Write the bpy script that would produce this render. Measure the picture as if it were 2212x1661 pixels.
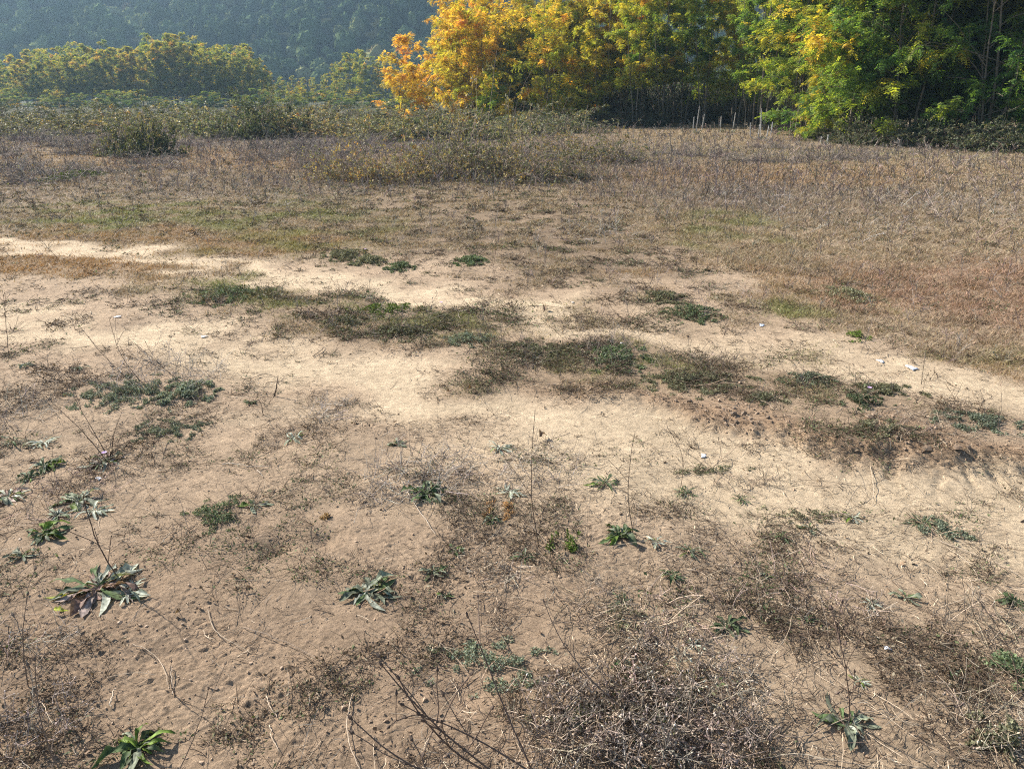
import bpy, math, random
import numpy as np

rng = np.random.default_rng(7)
random.seed(7)
sc = bpy.context.scene
for o in list(bpy.data.objects):
    bpy.data.objects.remove(o)
COL = sc.collection
rad = math.radians

# ---------------------------------------------------------------- camera, light
PITCH = rad(20.5); CAMH = 1.5; FPX = 1671.0; CX, CY = 1106.0, 830.5   # pixel units of a 2212x1661 frame
cp, sp_ = math.cos(PITCH), math.sin(PITCH)
cam = bpy.data.cameras.new("camera"); cam.sensor_width = 36; cam.lens = 36 * FPX / 2212
cam.clip_end = 3000; cam.clip_start = 0.05
camo = bpy.data.objects.new("camera", cam); COL.objects.link(camo)
camo.location = (0, 0, CAMH); camo.rotation_euler = (math.pi / 2 - PITCH, 0, 0)
sc.camera = camo

SUN_AZ = -56.0     # degrees clockwise from +Y (straight ahead)
SUN_EL = 35.0
w = bpy.data.worlds.new("World"); sc.world = w; w.use_nodes = True
nt = w.node_tree; bg = nt.nodes["Background"]
sky = nt.nodes.new("ShaderNodeTexSky"); sky.sky_type = 'NISHITA'; sky.sun_disc = False
sky.sun_elevation = rad(SUN_EL); sky.sun_rotation = rad(SUN_AZ)
nt.links.new(sky.outputs[0], bg.inputs[0]); bg.inputs[1].default_value = 0.085
sun = bpy.data.lights.new("sun", 'SUN'); sun.energy = 5.0; sun.angle = rad(0.53); sun.color = (1.0, 0.93, 0.83)
suno = bpy.data.objects.new("sun", sun); COL.objects.link(suno)
from mathutils import Vector
sd = Vector((math.sin(rad(SUN_AZ)) * math.cos(rad(SUN_EL)), math.cos(rad(SUN_AZ)) * math.cos(rad(SUN_EL)), math.sin(rad(SUN_EL))))
suno.rotation_euler = sd.to_track_quat('Z', 'Y').to_euler(); suno.location = (-20, 20, 30)
sc.view_settings.view_transform = 'Standard'; sc.view_settings.look = 'None'
sc.view_settings.exposure = 1.22; sc.view_settings.gamma = 1
sc.cycles.max_bounces = 6; sc.cycles.diffuse_bounces = 3; sc.cycles.glossy_bounces = 1
sc.cycles.transmission_bounces = 3; sc.cycles.volume_bounces = 0; sc.cycles.transparent_max_bounces = 4
sc.cycles.sample_clamp_indirect = 4; sc.cycles.use_denoising = False
sc.cycles.pixel_filter_type = 'BLACKMAN_HARRIS'; sc.cycles.filter_width = 1.1

# ---------------------------------------------------------------- noise
_p = np.random.default_rng(3).permutation(512).astype(np.int64)
_p = np.concatenate([_p, _p])
_ga = np.random.default_rng(4).uniform(0, 2 * np.pi, 512)
_gx, _gy = np.cos(_ga), np.sin(_ga)
def pn(x, y, s=0):
    x = np.asarray(x, float) + s * 17.31; y = np.asarray(y, float) + s * 7.77
    xi = np.floor(x).astype(np.int64); yi = np.floor(y).astype(np.int64)
    xf = x - xi; yf = y - yi
    u = xf * xf * xf * (xf * (xf * 6 - 15) + 10); v = yf * yf * yf * (yf * (yf * 6 - 15) + 10)
    def g(a, b):
        h = _p[(_p[(xi + a) & 511] + yi + b) & 511]
        return _gx[h] * (xf - a) + _gy[h] * (yf - b)
    a = g(0, 0); b = g(1, 0); c = g(0, 1); d = g(1, 1)
    return 1.5 * ((a + u * (b - a)) + v * ((c + u * (d - c)) - (a + u * (b - a))))
def fbm(x, y, s=0, o=4):
    r = 0; a = 1
    for i in range(o):
        r = r + a * pn(x * 2 ** i, y * 2 ** i, s + i * 3); a *= .5
    return r
def sstep(a, b, x):
    t = np.clip((np.asarray(x, float) - a) / (b - a), 0, 1)
    return t * t * (3 - 2 * t)

# ---------------------------------------------------------------- map between the ground and the photo
def P(px, py):
    dx, dy = px - CX, py - CY
    y = FPX * cp - dy * sp_; z = -(FPX * sp_ + dy * cp)
    t = CAMH / -z
    return dx * t, y * t
def G(px, Y):
    return (px - CX) / FPX * (Y * cp + CAMH * sp_)
def mpp(px, py):
    x, y = P(px, py); return (y * cp + CAMH * sp_) / FPX
def UV(x, y):
    d = np.maximum(y * cp + CAMH * sp_, .12)
    return CX + FPX * x / d, CY - FPX * ((y * sp_ - CAMH * cp) / d)
def blob(u, v, cu, cv, ru, rv):
    q = ((u - cu) / ru) ** 2 + ((v - cv) / rv) ** 2
    return np.exp(-q * q)

def poly_dist(x, y, pts):
    best = np.full(np.shape(x), 1e9); side = np.zeros(np.shape(x)); tt = np.zeros(np.shape(x))
    L = 0
    for (a, b), (c, d) in zip(pts[:-1], pts[1:]):
        ex, ey = c - a, d - b; l2 = ex * ex + ey * ey
        t = np.clip(((x - a) * ex + (y - b) * ey) / l2, 0, 1)
        dx, dy = x - a - t * ex, y - b - t * ey
        dd = np.hypot(dx, dy); m = dd < best
        best = np.where(m, dd, best)
        side = np.where(m, np.sign(ex * dy - ey * dx), side)
        tt = np.where(m, L + t * math.sqrt(l2), tt)
        L += math.sqrt(l2)
    return best, side, tt

TRK_N = [P(*q) for q in [(-900, 560), (-300, 620), (0, 690), (300, 735), (560, 775), (800, 835), (1000, 885), (1200, 930), (1500, 1000), (1800, 1060), (2212, 1130), (2700, 1210)]]
TRK_F = [P(*q) for q in [(-300, 520), (60, 537), (250, 548), (450, 575), (700, 612), (1000, 650), (1300, 700), (1600, 745), (1850, 795), (2212, 868), (2700, 960)]]

def patch_noise(x, y):
    r = np.sqrt(x * x + y * y)
    k = .10 * np.sqrt(r)
    return x + k * fbm(x * 1.3, y * 1.3, 5, 3) * 1.3, y + k * fbm(x * 1.3, y * 1.3, 9, 3) * 2.0

def masks(x, y):
    """ground cover of the field at world points: dict of arrays"""
    wx, wy = patch_noise(x, y)
    u, v = UV(wx, wy)
    B = lambda *a: blob(u, v, *a)
    dn, sn, tn = poly_dist(wx, wy, TRK_N)
    df, sf, tf = poly_dist(wx, wy, TRK_F)
    trn = np.exp(-(dn / .33) ** 2); trf = np.exp(-(df / .31) ** 2)
    trf = trf * (1 - .35 * sstep(1250, 1500, u) * (1 - sstep(1700, 1900, u)))
    m = {}
    ve = np.interp(u, [1150, 1250, 1350, 1500, 1620, 1750, 1900, 2050, 2212, 2600], [330, 400, 480, 560, 630, 705, 765, 805, 845, 930])
    right = sstep(-22, 30, ve - v) * sstep(1180, 1330, u)
    far = sstep(445, 395, v)
    left_far = np.clip(B(330, 485, 520, 55) + .8 * B(650, 500, 230, 60), 0, 1)
    left_or = np.clip(B(110, 572, 330, 34) + .9 * B(430, 612, 170, 34) + .45 * B(640, 650, 150, 30), 0, 1)
    centre = .9 * B(1000, 455, 460, 85) + .7 * B(1290, 560, 260, 70) + .4 * B(200, 440, 500, 60)
    med = .95 * B(1420, 805, 380, 70) + .9 * B(900, 700, 330, 52) + .5 * B(1900, 900, 300, 60) + .6 * B(560, 655, 200, 40) + .4 * B(1500, 670, 300, 36)
    n1 = fbm(x * 2.2, y * 2.2, 21, 3); n2 = fbm(x * .7, y * .7, 31, 3)
    patch = sstep(-.25, .45, n1 + .4 * n2)
    g = np.clip(right + far * .95 + left_far + left_or, 0, 1) * (.55 + .45 * patch)
    g = np.maximum(g, (centre + med) * patch * 1.4)
    g = g * (1 - .93 * np.clip(trn * 1.1, 0, 1)) * (1 - .88 * np.clip(trf, 0, 1))
    g = np.where(v > 900, g * .25 + .03 * patch, g)
    m['g'] = np.clip(g, 0, 1); m['right'] = right; m['u'] = u; m['v'] = v; m['trn'] = trn; m['trf'] = trf
    m['patch'] = patch; m['med'] = med; m['centre'] = centre; m['far'] = far
    m['dn'] = dn; m['sn'] = sn; m['tn'] = tn; m['df'] = df
    # colour classes of the dry turf
    green = np.clip(.9 * B(240, 465, 250, 32) + .75 * B(650, 480, 190, 55) + .8 * B(470, 620, 140, 26) + .6 * B(1540, 495, 130, 40) + .6 * B(1800, 670, 130, 50)
                    + .5 * B(2000, 780, 260, 30) + .9 * med + .35 * B(560, 545, 260, 25) + .3 * B(1700, 330, 500, 14), 0, 1) * sstep(-.5, .35, fbm(x * 1.5, y * 1.5, 44, 3))
    orange = np.clip(B(110, 570, 330, 36) + .7 * B(560, 520, 260, 28) + .6 * B(180, 510, 200, 18) + .5 * B(420, 345, 420, 26) + .5 * B(1700, 380, 400, 26) + .6 * B(1420, 590, 150, 25) + .5 * B(2080, 800, 200, 30) + .4 * B(1750, 620, 150, 30), 0, 1)
    red = np.clip(B(1960, 625, 260, 60) + .8 * B(2250, 640, 260, 90), 0, 1)
    purple = np.clip(B(300, 290, 600, 45) + .6 * B(200, 400, 600, 30) + .5 * B(1850, 440, 420, 50) + .6 * B(1500, 400, 250, 60) + .5 * B(900, 350, 600, 50) + B(2100, 310, 400, 22), 0, 1)
    m['green'], m['orange'], m['red'], m['purple'] = green, orange, red, purple
    return m

C_STRAW = np.array([.335, .26, .17]); C_GREEN = np.array([.165, .205, .04]); C_ORANGE = np.array([.34, .205, .09])
C_RED = np.array([.30, .19, .125]); C_PURP = np.array([.26, .21, .17])
def turf_colour(m):
    c = np.broadcast_to(C_STRAW, m['g'].shape + (3,)).copy()
    for k, cc in (('purple', C_PURP), ('orange', C_ORANGE), ('red', C_RED), ('green', C_GREEN)):
        a = (m[k] * .85)[..., None]; c = c * (1 - a) + cc * a
    return c

PITS = [(P(600, 1185), .05, .018), (P(560, 1160), .04, -.012), (P(700, 1165), .05, .02), (P(620, 1360), .08, .012), (P(1010, 1500), .06, .012),
        (P(480, 1500), .05, .014), (P(330, 1420), .06, .012), (P(820, 1000), .06, .012), (P(600, 960), .05, .014), (P(560, 1560), .07, .012)]
def H(x, y):
    x = np.asarray(x, float); y = np.asarray(y, float)
    r = np.hypot(x, y)
    z = .018 * pn(x * .6, y * .6, 1) * sstep(.5, 3, r) + .05 * pn(x / 6, y / 6, 2) * sstep(5, 12, r) + .10 * pn(x / 19, y / 19, 2) * sstep(15, 30, r)
    wx, wy = patch_noise(x, y)
    dn, sn, tn = poly_dist(wx * .5 + x * .5, wy * .5 + y * .5, TRK_N)
    df, sf, tf = poly_dist(x, y, TRK_F)
    u, v = UV(x, y)
    near = sstep(900, 1900, u) * sstep(-.5, .5, 4 - np.abs(u / 1000))
    # bank on the far side of the near rut, crumbly
    cr = .06 * fbm(x * 7, y * 7, 61, 3)
    d_far = dn * (sn > 0) + cr
    bank = sstep(.30, .52, d_far) * (.008 + .036 * near)
    z = z + np.where(sn > 0, bank * np.exp(-np.clip(dn - .5, 0, 9) / 1.2), 0)
    z = z - .012 * np.exp(-(dn / .3) ** 2) - .014 * np.exp(-(df / .28) ** 2)
    bz = near * np.exp(-((dn - .40) / .13) ** 2) * (sn > 0)
    lug = np.sin(tn * 2 * np.pi / .13 + 2.5 * pn(tn * 2, dn * 0, 5))
    z = z + bz * (.007 * sstep(.2, .9, lug) + .009 * np.abs(pn(x * 17, y * 17, 8)) + .014 * np.abs(pn(x * 33, y * 33, 18)) + .012 * np.abs(pn(x * 70, y * 70, 19)))
    tz = sstep(1750, 1950, u) * np.exp(-((dn - .26) / .15) ** 2) * (sn > 0)
    z = z - tz * .009 * sstep(.55, .9, np.sin(tn * 2 * np.pi / .16 + dn * 4))
    trk = np.clip(np.exp(-(dn / .35) ** 2) + np.exp(-(df / .4) ** 2), 0, 1)
    rough = (1 - .7 * trk) * sstep(60, 6, r)
    a = fbm(x * 3.2, y * 3.2, 71, 2); b = pn(x * 11, y * 11, 72); c = pn(x * 27, y * 27, 73); d = pn(x * 60, y * 60, 74)
    pk = sstep(-.3, .5, fbm(x * 1.7, y * 1.7, 76, 2))
    z = z + rough * (.007 * a + .0020 * b + .0022 * pk * np.abs(c) + .0024 * (.5 + pk) * d * sstep(9, 2, r) + .0016 * np.abs(pn(x * 95, y * 95, 77)) * sstep(6, 2, r)) + trk * (.0012 * c + .0010 * d)
    # crumbs: sparse raised clods
    e = pn(x * 38, y * 38, 75); z = z + rough * pk * sstep(.45, .8, e) * .006 * sstep(8, 3, r)
    for (cx, cy), rr, dd in PITS:
        z = z - dd * np.exp(-((x - cx) ** 2 + (y - cy) ** 2) / rr ** 2)
    return z
def Hs(x, y): return float(H(np.array([x]), np.array([y]))[0])

# ---------------------------------------------------------------- mesh building
class MB:
    def __init__(s): s.v = []; s.c = []; s.q = []; s.t = []; s.n = 0
    def add(s, v, c, quads=None, tris=None):
        v = np.asarray(v, float).reshape(-1, 3)
        c = np.asarray(c, float)
        if c.ndim == 1: c = np.broadcast_to(c, (len(v), 3))
        c = c.reshape(-1, 3)
        s.v.append(v); s.c.append(c)
        if quads is not None: s.q.append(np.asarray(quads).reshape(-1, 4) + s.n)
        if tris is not None: s.t.append(np.asarray(tris).reshape(-1, 3) + s.n)
        s.n += len(v)
    def quads(s, V, c):            # V (n,4,3); c (n,3) or (3,)
        n = len(V)
        if n == 0: return
        c = np.asarray(c, float)
        c = np.broadcast_to(c, (n, 3)) if c.ndim == 1 else c
        s.add(V, np.repeat(c, 4, 0), quads=np.arange(4 * n).reshape(n, 4))
    def tris(s, V, c):
        n = len(V)
        if n == 0: return
        c = np.asarray(c, float)
        c = np.broadcast_to(c, (n, 3)) if c.ndim == 1 else c
        s.add(V, np.repeat(c, 3, 0), tris=np.arange(3 * n).reshape(n, 3))
    def tubes(s, PT, R, c, sides=3):   # PT (n,k,3), R (n,k), c (n,3)
        PT = np.asarray(PT, float); R = np.asarray(R, float)
        n, k, _ = PT.shape
        if n == 0: return
        T = np.gradient(PT, axis=1); T /= np.linalg.norm(T, axis=2, keepdims=True) + 1e-9
        m = T.mean(1); ref = np.where(np.abs(m[:, 2:3]) > .8 * np.linalg.norm(m, axis=1, keepdims=True), np.array([[1., 0, 0]]), np.array([[0, 0, 1.]]))[:, None, :]
        U = np.cross(T, ref); U /= np.linalg.norm(U, axis=2, keepdims=True) + 1e-9
        W = np.cross(T, U)
        a = np.arange(sides) * 2 * np.pi / sides
        V = PT[:, :, None, :] + R[:, :, None, None] * (np.cos(a)[None, None, :, None] * U[:, :, None, :] + np.sin(a)[None, None, :, None] * W[:, :, None, :])
        i = np.arange(k - 1)[:, None] * sides + np.arange(sides)[None, :]
        j = np.arange(k - 1)[:, None] * sides + (np.arange(sides)[None, :] + 1) % sides
        f = np.stack([i, j, j + sides, i + sides], -1).reshape(-1, 4)
        F = (f[None] + (np.arange(n) * k * sides)[:, None, None]).reshape(-1, 4)
        c = np.asarray(c, float).reshape(-1, 3); c = np.broadcast_to(c, (n, 3)) if len(c) == 1 else c
        s.add(V, np.repeat(c, k * sides, 0), quads=F)
    def build(s, name, mat, parent=None, smooth=False, loc=None):
        v = np.concatenate(s.v) if s.v else np.zeros((0, 3)); c = np.concatenate(s.c) if s.c else np.zeros((0, 3))
        q = np.concatenate(s.q) if s.q else np.zeros((0, 4), int); t = np.concatenate(s.t) if s.t else np.zeros((0, 3), int)
        me = bpy.data.meshes.new(name)
        me.vertices.add(len(v)); me.vertices.foreach_set("co", v.astype(np.float32).ravel())
        nl = q.size + t.size
        me.loops.add(nl); me.loops.foreach_set("vertex_index", np.concatenate([q.ravel(), t.ravel()]).astype(np.int32))
        me.polygons.add(len(q) + len(t))
        ls = np.concatenate([np.arange(len(q)) * 4, q.size + np.arange(len(t)) * 3]).astype(np.int32)
        me.polygons.foreach_set("loop_start", ls)
        me.polygons.foreach_set("use_smooth", np.full(len(ls), smooth))
        me.update(calc_edges=True)
        at = me.color_attributes.new("Col", 'FLOAT_COLOR', 'POINT')
        cc = np.ones((len(v), 4), np.float32); cc[:, :3] = c
        at.data.foreach_set("color", cc.ravel())
        me.materials.append(mat)
        o = bpy.data.objects.new(name, me); COL.objects.link(o)
        if parent is not None: o.parent = parent
        if loc is not None: o.location = loc
        return o

def root(name, label, cat, loc, rz=0, scale=1, group=None):
    o = bpy.data.objects.new(name, None); COL.objects.link(o); o.empty_display_size = .1
    o.location = loc; o.rotation_euler = (0, 0, rz); o.scale = (scale,) * 3 if np.isscalar(scale) else scale
    o['label'] = label; o['category'] = cat
    if group: o['group'] = group
    return o
def tag(o, label, cat, group=None, kind=None):
    if label: o['label'] = label
    if cat: o['category'] = cat
    if group: o['group'] = group
    if kind: o['kind'] = kind
    return o
def dup(proto_parts, name, label, cat, loc, rz, scale, group, tint=None):
    r = root(name, label, cat, loc, rz, scale, group)
    for p in proto_parts:
        c = p.copy(); COL.objects.link(c); c.parent = r; c.location = (0, 0, 0)
        if tint is not None: c.color = tint
    return r
def rv(n, s=1.0):
    v = rng.normal(size=(n, 3)); v /= np.linalg.norm(v, axis=1, keepdims=True); return v * s
def nrm(v): return v / (np.linalg.norm(v, axis=-1, keepdims=True) + 1e-9)
def leafquads(B, D, N, L, W):
    """pointed leaf quads: base B, direction D, surface normal N, length L, width W (all n)"""
    S = nrm(np.cross(D, N)); L = L[:, None]; W = W[:, None]
    return np.stack([B, B + D * L * .5 + S * W * .5, B + D * L, B + D * L * .5 - S * W * .5], 1)

# ---------------------------------------------------------------- materials
def mat_base(name):
    m = bpy.data.materials.new(name); m.use_nodes = True
    return m, m.node_tree, m.node_tree.nodes["Principled BSDF"], m.node_tree.nodes["Material Output"]
def attr_mat(name, rough=.7, spec=.25, trans=0.0, tint_trans=(1.1, 1.1, .6), noise=.25, scale=30):
    m, t, b, out = mat_base(name)
    a = t.nodes.new("ShaderNodeAttribute"); a.attribute_name = "Col"
    tc = t.nodes.new("ShaderNodeTexCoord"); nz = t.nodes.new("ShaderNodeTexNoise"); nz.inputs['Scale'].default_value = scale; nz.inputs['Detail'].default_value = 3
    t.links.new(tc.outputs['Object'], nz.inputs['Vector'])
    mr = t.nodes.new("ShaderNodeMapRange"); mr.inputs[1].default_value = .3; mr.inputs[2].default_value = .7
    mr.inputs[3].default_value = 1 - noise; mr.inputs[4].default_value = 1 + noise
    t.links.new(nz.outputs[0], mr.inputs[0])
    mx = t.nodes.new("ShaderNodeMix"); mx.data_type = 'RGBA'; mx.blend_type = 'MULTIPLY'; mx.inputs[0].default_value = 1
    t.links.new(a.outputs['Color'], mx.inputs[6]); t.links.new(mr.outputs[0], mx.inputs[7])
    t.links.new(mx.outputs[2], b.inputs['Base Color'])
    b.inputs['Roughness'].default_value = rough; b.inputs['Specular IOR Level'].default_value = spec
    if trans > 0: add_trans(t, b, out, mx.outputs[2], trans, tint_trans)
    return m
def add_trans(t, b, out, csock, k, tint):
    tr = t.nodes.new("ShaderNodeBsdfTranslucent")
    m2 = t.nodes.new("ShaderNodeMix"); m2.data_type = 'RGBA'; m2.blend_type = 'MULTIPLY'; m2.inputs[0].default_value = 1
    t.links.new(csock, m2.inputs[6]); m2.inputs[7].default_value = (*tint, 1); m2.clamp_result = True
    t.links.new(m2.outputs[2], tr.inputs['Color'])
    ms = t.nodes.new("ShaderNodeMixShader"); ms.inputs[0].default_value = k
    t.links.new(b.outputs[0], ms.inputs[1]); t.links.new(tr.outputs[0], ms.inputs[2]); t.links.new(ms.outputs[0], out.inputs['Surface'])

M_LEAF = attr_mat("weed_leaf", .68, .22, .22, noise=.45, scale=110)
M_DRY = attr_mat("dry_stem", .75, .2, 0, noise=.3, scale=90)
M_GRASS = attr_mat("dry_grass", .7, .25, .25, (1.1, 1.0, .7), noise=.15)
M_BARK = attr_mat("bark", .85, .15, 0, noise=.4, scale=9)
M_PLAIN = attr_mat("plain", .6, .3, 0, noise=.1)
M_HILLSOIL = attr_mat("hill_soil", 1, 0, 0, noise=.3, scale=.2)

def foliage_mat(name, trans, ramp, spec=.3):
    m, t, b, out = mat_base(name)
    a = t.nodes.new("ShaderNodeAttribute"); a.attribute_name = "Col"
    oi = t.nodes.new("ShaderNodeObjectInfo")
    s1 = t.nodes.new("ShaderNodeSeparateColor"); t.links.new(a.outputs['Color'], s1.inputs[0])
    s2 = t.nodes.new("ShaderNodeSeparateColor"); t.links.new(oi.outputs['Color'], s2.inputs[0])
    ad = t.nodes.new("ShaderNodeMath"); ad.operation = 'ADD'; t.links.new(s1.outputs[0], ad.inputs[0]); t.links.new(s2.outputs[0], ad.inputs[1])
    sb = t.nodes.new("ShaderNodeMath"); sb.operation = 'SUBTRACT'; t.links.new(ad.outputs[0], sb.inputs[0]); sb.inputs[1].default_value = .5; sb.use_clamp = True
    cr = t.nodes.new("ShaderNodeValToRGB"); t.links.new(sb.outputs[0], cr.inputs[0])
    e = cr.color_ramp.elements
    e[0].position = ramp[0][0]; e[0].color = (*ramp[0][1], 1); e[1].position = ramp[-1][0]; e[1].color = (*ramp[-1][1], 1)
    for p, c in ramp[1:-1]:
        q = e.new(p); q.color = (*c, 1)
    mu = t.nodes.new("ShaderNodeMath"); mu.operation = 'MULTIPLY'; t.links.new(s1.outputs[1], mu.inputs[0]); t.links.new(s2.outputs[1], mu.inputs[1])
    mx = t.nodes.new("ShaderNodeMix"); mx.data_type = 'RGBA'; mx.blend_type = 'MULTIPLY'; mx.inputs[0].default_value = 1
    t.links.new(cr.outputs[0], mx.inputs[6]); t.links.new(mu.outputs[0], mx.inputs[7])
    t.links.new(mx.outputs[2], b.inputs['Base Color']); b.inputs['Roughness'].default_value = .6; b.inputs['Specular IOR Level'].default_value = spec
    add_trans(t, b, out, mx.outputs[2], trans, (1.35, 1.25, .5))
    return m
M_LOCUST = foliage_mat("locust_foliage", .58, [(0, (.05, .12, .035)), (.25, (.12, .22, .05)), (.45, (.27, .33, .06)), (.62, (.42, .38, .06)), (.8, (.60, .42, .075)), (1, (.62, .32, .07))])
M_HILL = foliage_mat("oak_foliage", .02, [(0, (.022, .038, .018)), (.4, (.062, .085, .034)), (.7, (.13, .14, .055)), (.88, (.15, .12, .055)), (1, (.15, .10, .055))], 0.0)
M_BRAM = foliage_mat("bramble_foliage", .25, [(0, (.035, .06, .025)), (.4, (.13, .15, .095)), (.6, (.23, .22, .145)), (.8, (.34, .25, .10)), (1, (.34, .15, .07))], .15)

def ground_mat():
    m, t, b, out = mat_base("soil")
    a = t.nodes.new("ShaderNodeAttribute"); a.attribute_name = "Col"
    tc = t.nodes.new("ShaderNodeTexCoord")
    def noise(scale, detail=4, rough=.6):
        n = t.nodes.new("ShaderNodeTexNoise"); n.inputs['Scale'].default_value = scale; n.inputs['Detail'].default_value = detail; n.inputs['Roughness'].default_value = rough
        t.links.new(tc.outputs['Object'], n.inputs['Vector']); return n
    def mr(s, a0, a1, b0, b1):
        r = t.nodes.new("ShaderNodeMapRange"); t.links.new(s, r.inputs[0])
        for i, q in zip((1, 2, 3, 4), (a0, a1, b0, b1)): r.inputs[i].default_value = q
        return r.outputs[0]
    def mul(x, y):
        q = t.nodes.new("ShaderNodeMath"); q.operation = 'MULTIPLY'; t.links.new(x, q.inputs[0]); t.links.new(y, q.inputs[1]); return q.outputs[0]
    n1, n2, n3 = noise(2.2, 6), noise(22, 6, .7), noise(120, 4, .7)
    k = mul(mul(mr(n1.outputs[0], .3, .7, .86, 1.14), mr(n2.outputs[0], .3, .7, .72, 1.26)), mr(n3.outputs[0], .3, .7, .78, 1.22))
    vo = t.nodes.new("ShaderNodeTexVoronoi"); vo.inputs['Scale'].default_value = 55; t.links.new(tc.outputs['Object'], vo.inputs['Vector'])
    k = mul(k, mr(vo.outputs['Distance'], .03, .13, .72, 1.0))
    mx = t.nodes.new("ShaderNodeMix"); mx.data_type = 'RGBA'; mx.blend_type = 'MULTIPLY'; mx.inputs[0].default_value = 1
    t.links.new(a.outputs['Color'], mx.inputs[6]); t.links.new(k, mx.inputs[7]); t.links.new(mx.outputs[2], b.inputs['Base Color'])
    b.inputs['Roughness'].default_value = .95; b.inputs['Specular IOR Level'].default_value = .1
    bu = t.nodes.new("ShaderNodeBump"); bu.inputs['Strength'].default_value = 1; bu.inputs['Distance'].default_value = .015
    n4 = noise(60, 8, .8); t.links.new(n4.outputs[0], bu.inputs['Height'])
    n5 = noise(230, 5, .8); b2 = t.nodes.new("ShaderNodeBump"); b2.inputs['Strength'].default_value = 1; b2.inputs['Distance'].default_value = .0042
    t.links.new(n5.outputs[0], b2.inputs['Height']); t.links.new(bu.outputs[0], b2.inputs['Normal']); t.links.new(b2.outputs[0], b.inputs['Normal'])
    return m
M_SOIL = ground_mat()

# ---------------------------------------------------------------- ground
ang = np.concatenate([np.linspace(-180, -56, 32, endpoint=False), np.linspace(-56, 56, 520), np.linspace(56, 180, 33)[1:-1]])
ang = np.radians(ang); nA = len(ang)
rr = np.concatenate([[.25, .45, .65, .8], np.geomspace(.95, 9, 1000), np.geomspace(9.05, 60, 240), np.geomspace(62, 1100, 50)])
RR, AA = np.meshgrid(rr, ang, indexing='ij')
gx = RR * np.sin(AA); gy = RR * np.cos(AA)
gz = H(gx, gy) * sstep(90, 50, RR)
mk = masks(gx, gy)
soil_l = np.array([.57, .445, .30]); soil_m = np.array([.40, .295, .20]); soil_b = np.array([.365, .262, .176])
u, v = mk['u'], mk['v']
nL = fbm(gx * .9, gy * .9, 81, 4)
light = np.clip(1.1 * mk['trn'] + 1.05 * mk['trf'] + .3 * blob(u, v, 1300, 1050, 600, 110) + .2 * sstep(1100, 1700, u) * sstep(1000, 1150, v) + .15 * nL, 0, 1)[..., None]
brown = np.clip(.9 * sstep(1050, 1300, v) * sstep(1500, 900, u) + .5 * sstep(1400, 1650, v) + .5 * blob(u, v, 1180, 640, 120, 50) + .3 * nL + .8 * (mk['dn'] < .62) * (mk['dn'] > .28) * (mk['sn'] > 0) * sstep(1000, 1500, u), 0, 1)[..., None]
gc = soil_m * (1 - brown) + soil_b * brown
gc = gc * (1 - light) + soil_l * light
mdk = (np.clip(mk['med'] * 1.0, 0, 1) * (1 - mk['trn']) * (1 - mk['trf']) * .7)[..., None]; gc = gc * (1 - mdk) + np.array([.25, .18, .115]) * mdk
beyond = (np.clip(mk['centre'] * 1.2 + blob(u, v, 300, 440, 1100, 110) + sstep(520, 420, v), 0, 1) * (1 - mk['trf']) * .88)[..., None]
gc = gc * (1 - beyond) + np.array([.215, .155, .10]) * (.85 + .3 * nL[..., None]) * beyond
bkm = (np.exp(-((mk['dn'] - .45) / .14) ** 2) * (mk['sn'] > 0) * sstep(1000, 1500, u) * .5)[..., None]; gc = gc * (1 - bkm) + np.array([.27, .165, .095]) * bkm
tc_ = turf_colour(mk) * .62
cover = np.clip(mk['g'] * 1.1 * sstep(2.5, 9, np.hypot(gx, gy)), 0, .9)[..., None]
gc = gc * (1 - cover) + tc_ * cover
farg = sstep(40, 90, RR)[..., None]; gc = gc * (1 - farg) + np.array([.07, .07, .035]) * farg
nR = len(rr)
i = (np.arange(nR - 1)[:, None] * nA + np.arange(nA)[None, :]); j = (np.arange(nR - 1)[:, None] * nA + (np.arange(nA)[None, :] + 1) % nA)
gb = MB(); gb.add(np.stack([gx, gy, gz], -1).reshape(-1, 3), gc.reshape(-1, 3), quads=np.stack([i, i + nA, j + nA, j], -1).reshape(-1, 4))
gb.add(np.array([[0, 0, 0.0]]), np.array([[.3, .2, .13]]), tris=None)
cidx = gb.n - 1
gb.t.append(np.stack([np.full(nA, cidx), np.arange(nA), (np.arange(nA) + 1) % nA], -1))
ground = gb.build("ground", M_SOIL, smooth=True); tag(ground, None, None, kind='structure')

# ---------------------------------------------------------------- hill
def hill_z(x, y):
    base = 205 + 18 * pn(x / 120, x * 0, 91) - .06 * x
    s = np.clip(y - base, 0, None)
    z = 76 * (1 - np.exp(-s / 210)) + .12 * s * sstep(0, 120, s)
    z = z + sstep(0, 80, s) * (9 * pn(x / 75, y / 160, 92) + 4 * pn(x / 30, y / 60, 93))
    return np.where(s <= 0, -1.5, np.minimum(z, 112) - .5 * sstep(8, 0, s) - .3)
hx, hy = np.meshgrid(np.linspace(-620, 620, 140), np.linspace(180, 640, 70), indexing='ij')
hb = MB(); hz = hill_z(hx, hy)
i = (np.arange(139)[:, None] * 70 + np.arange(69)[None, :])
hb.add(np.stack([hx, hy, hz], -1).reshape(-1, 3), (.022, .025, .012), quads=np.stack([i, i + 70, i + 71, i + 1], -1).reshape(-1, 4))  # near-black ground colour stands in for shade in the gaps between crowns
tag(hb.build("hill", M_HILLSOIL, smooth=True), None, None, kind='structure')

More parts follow.
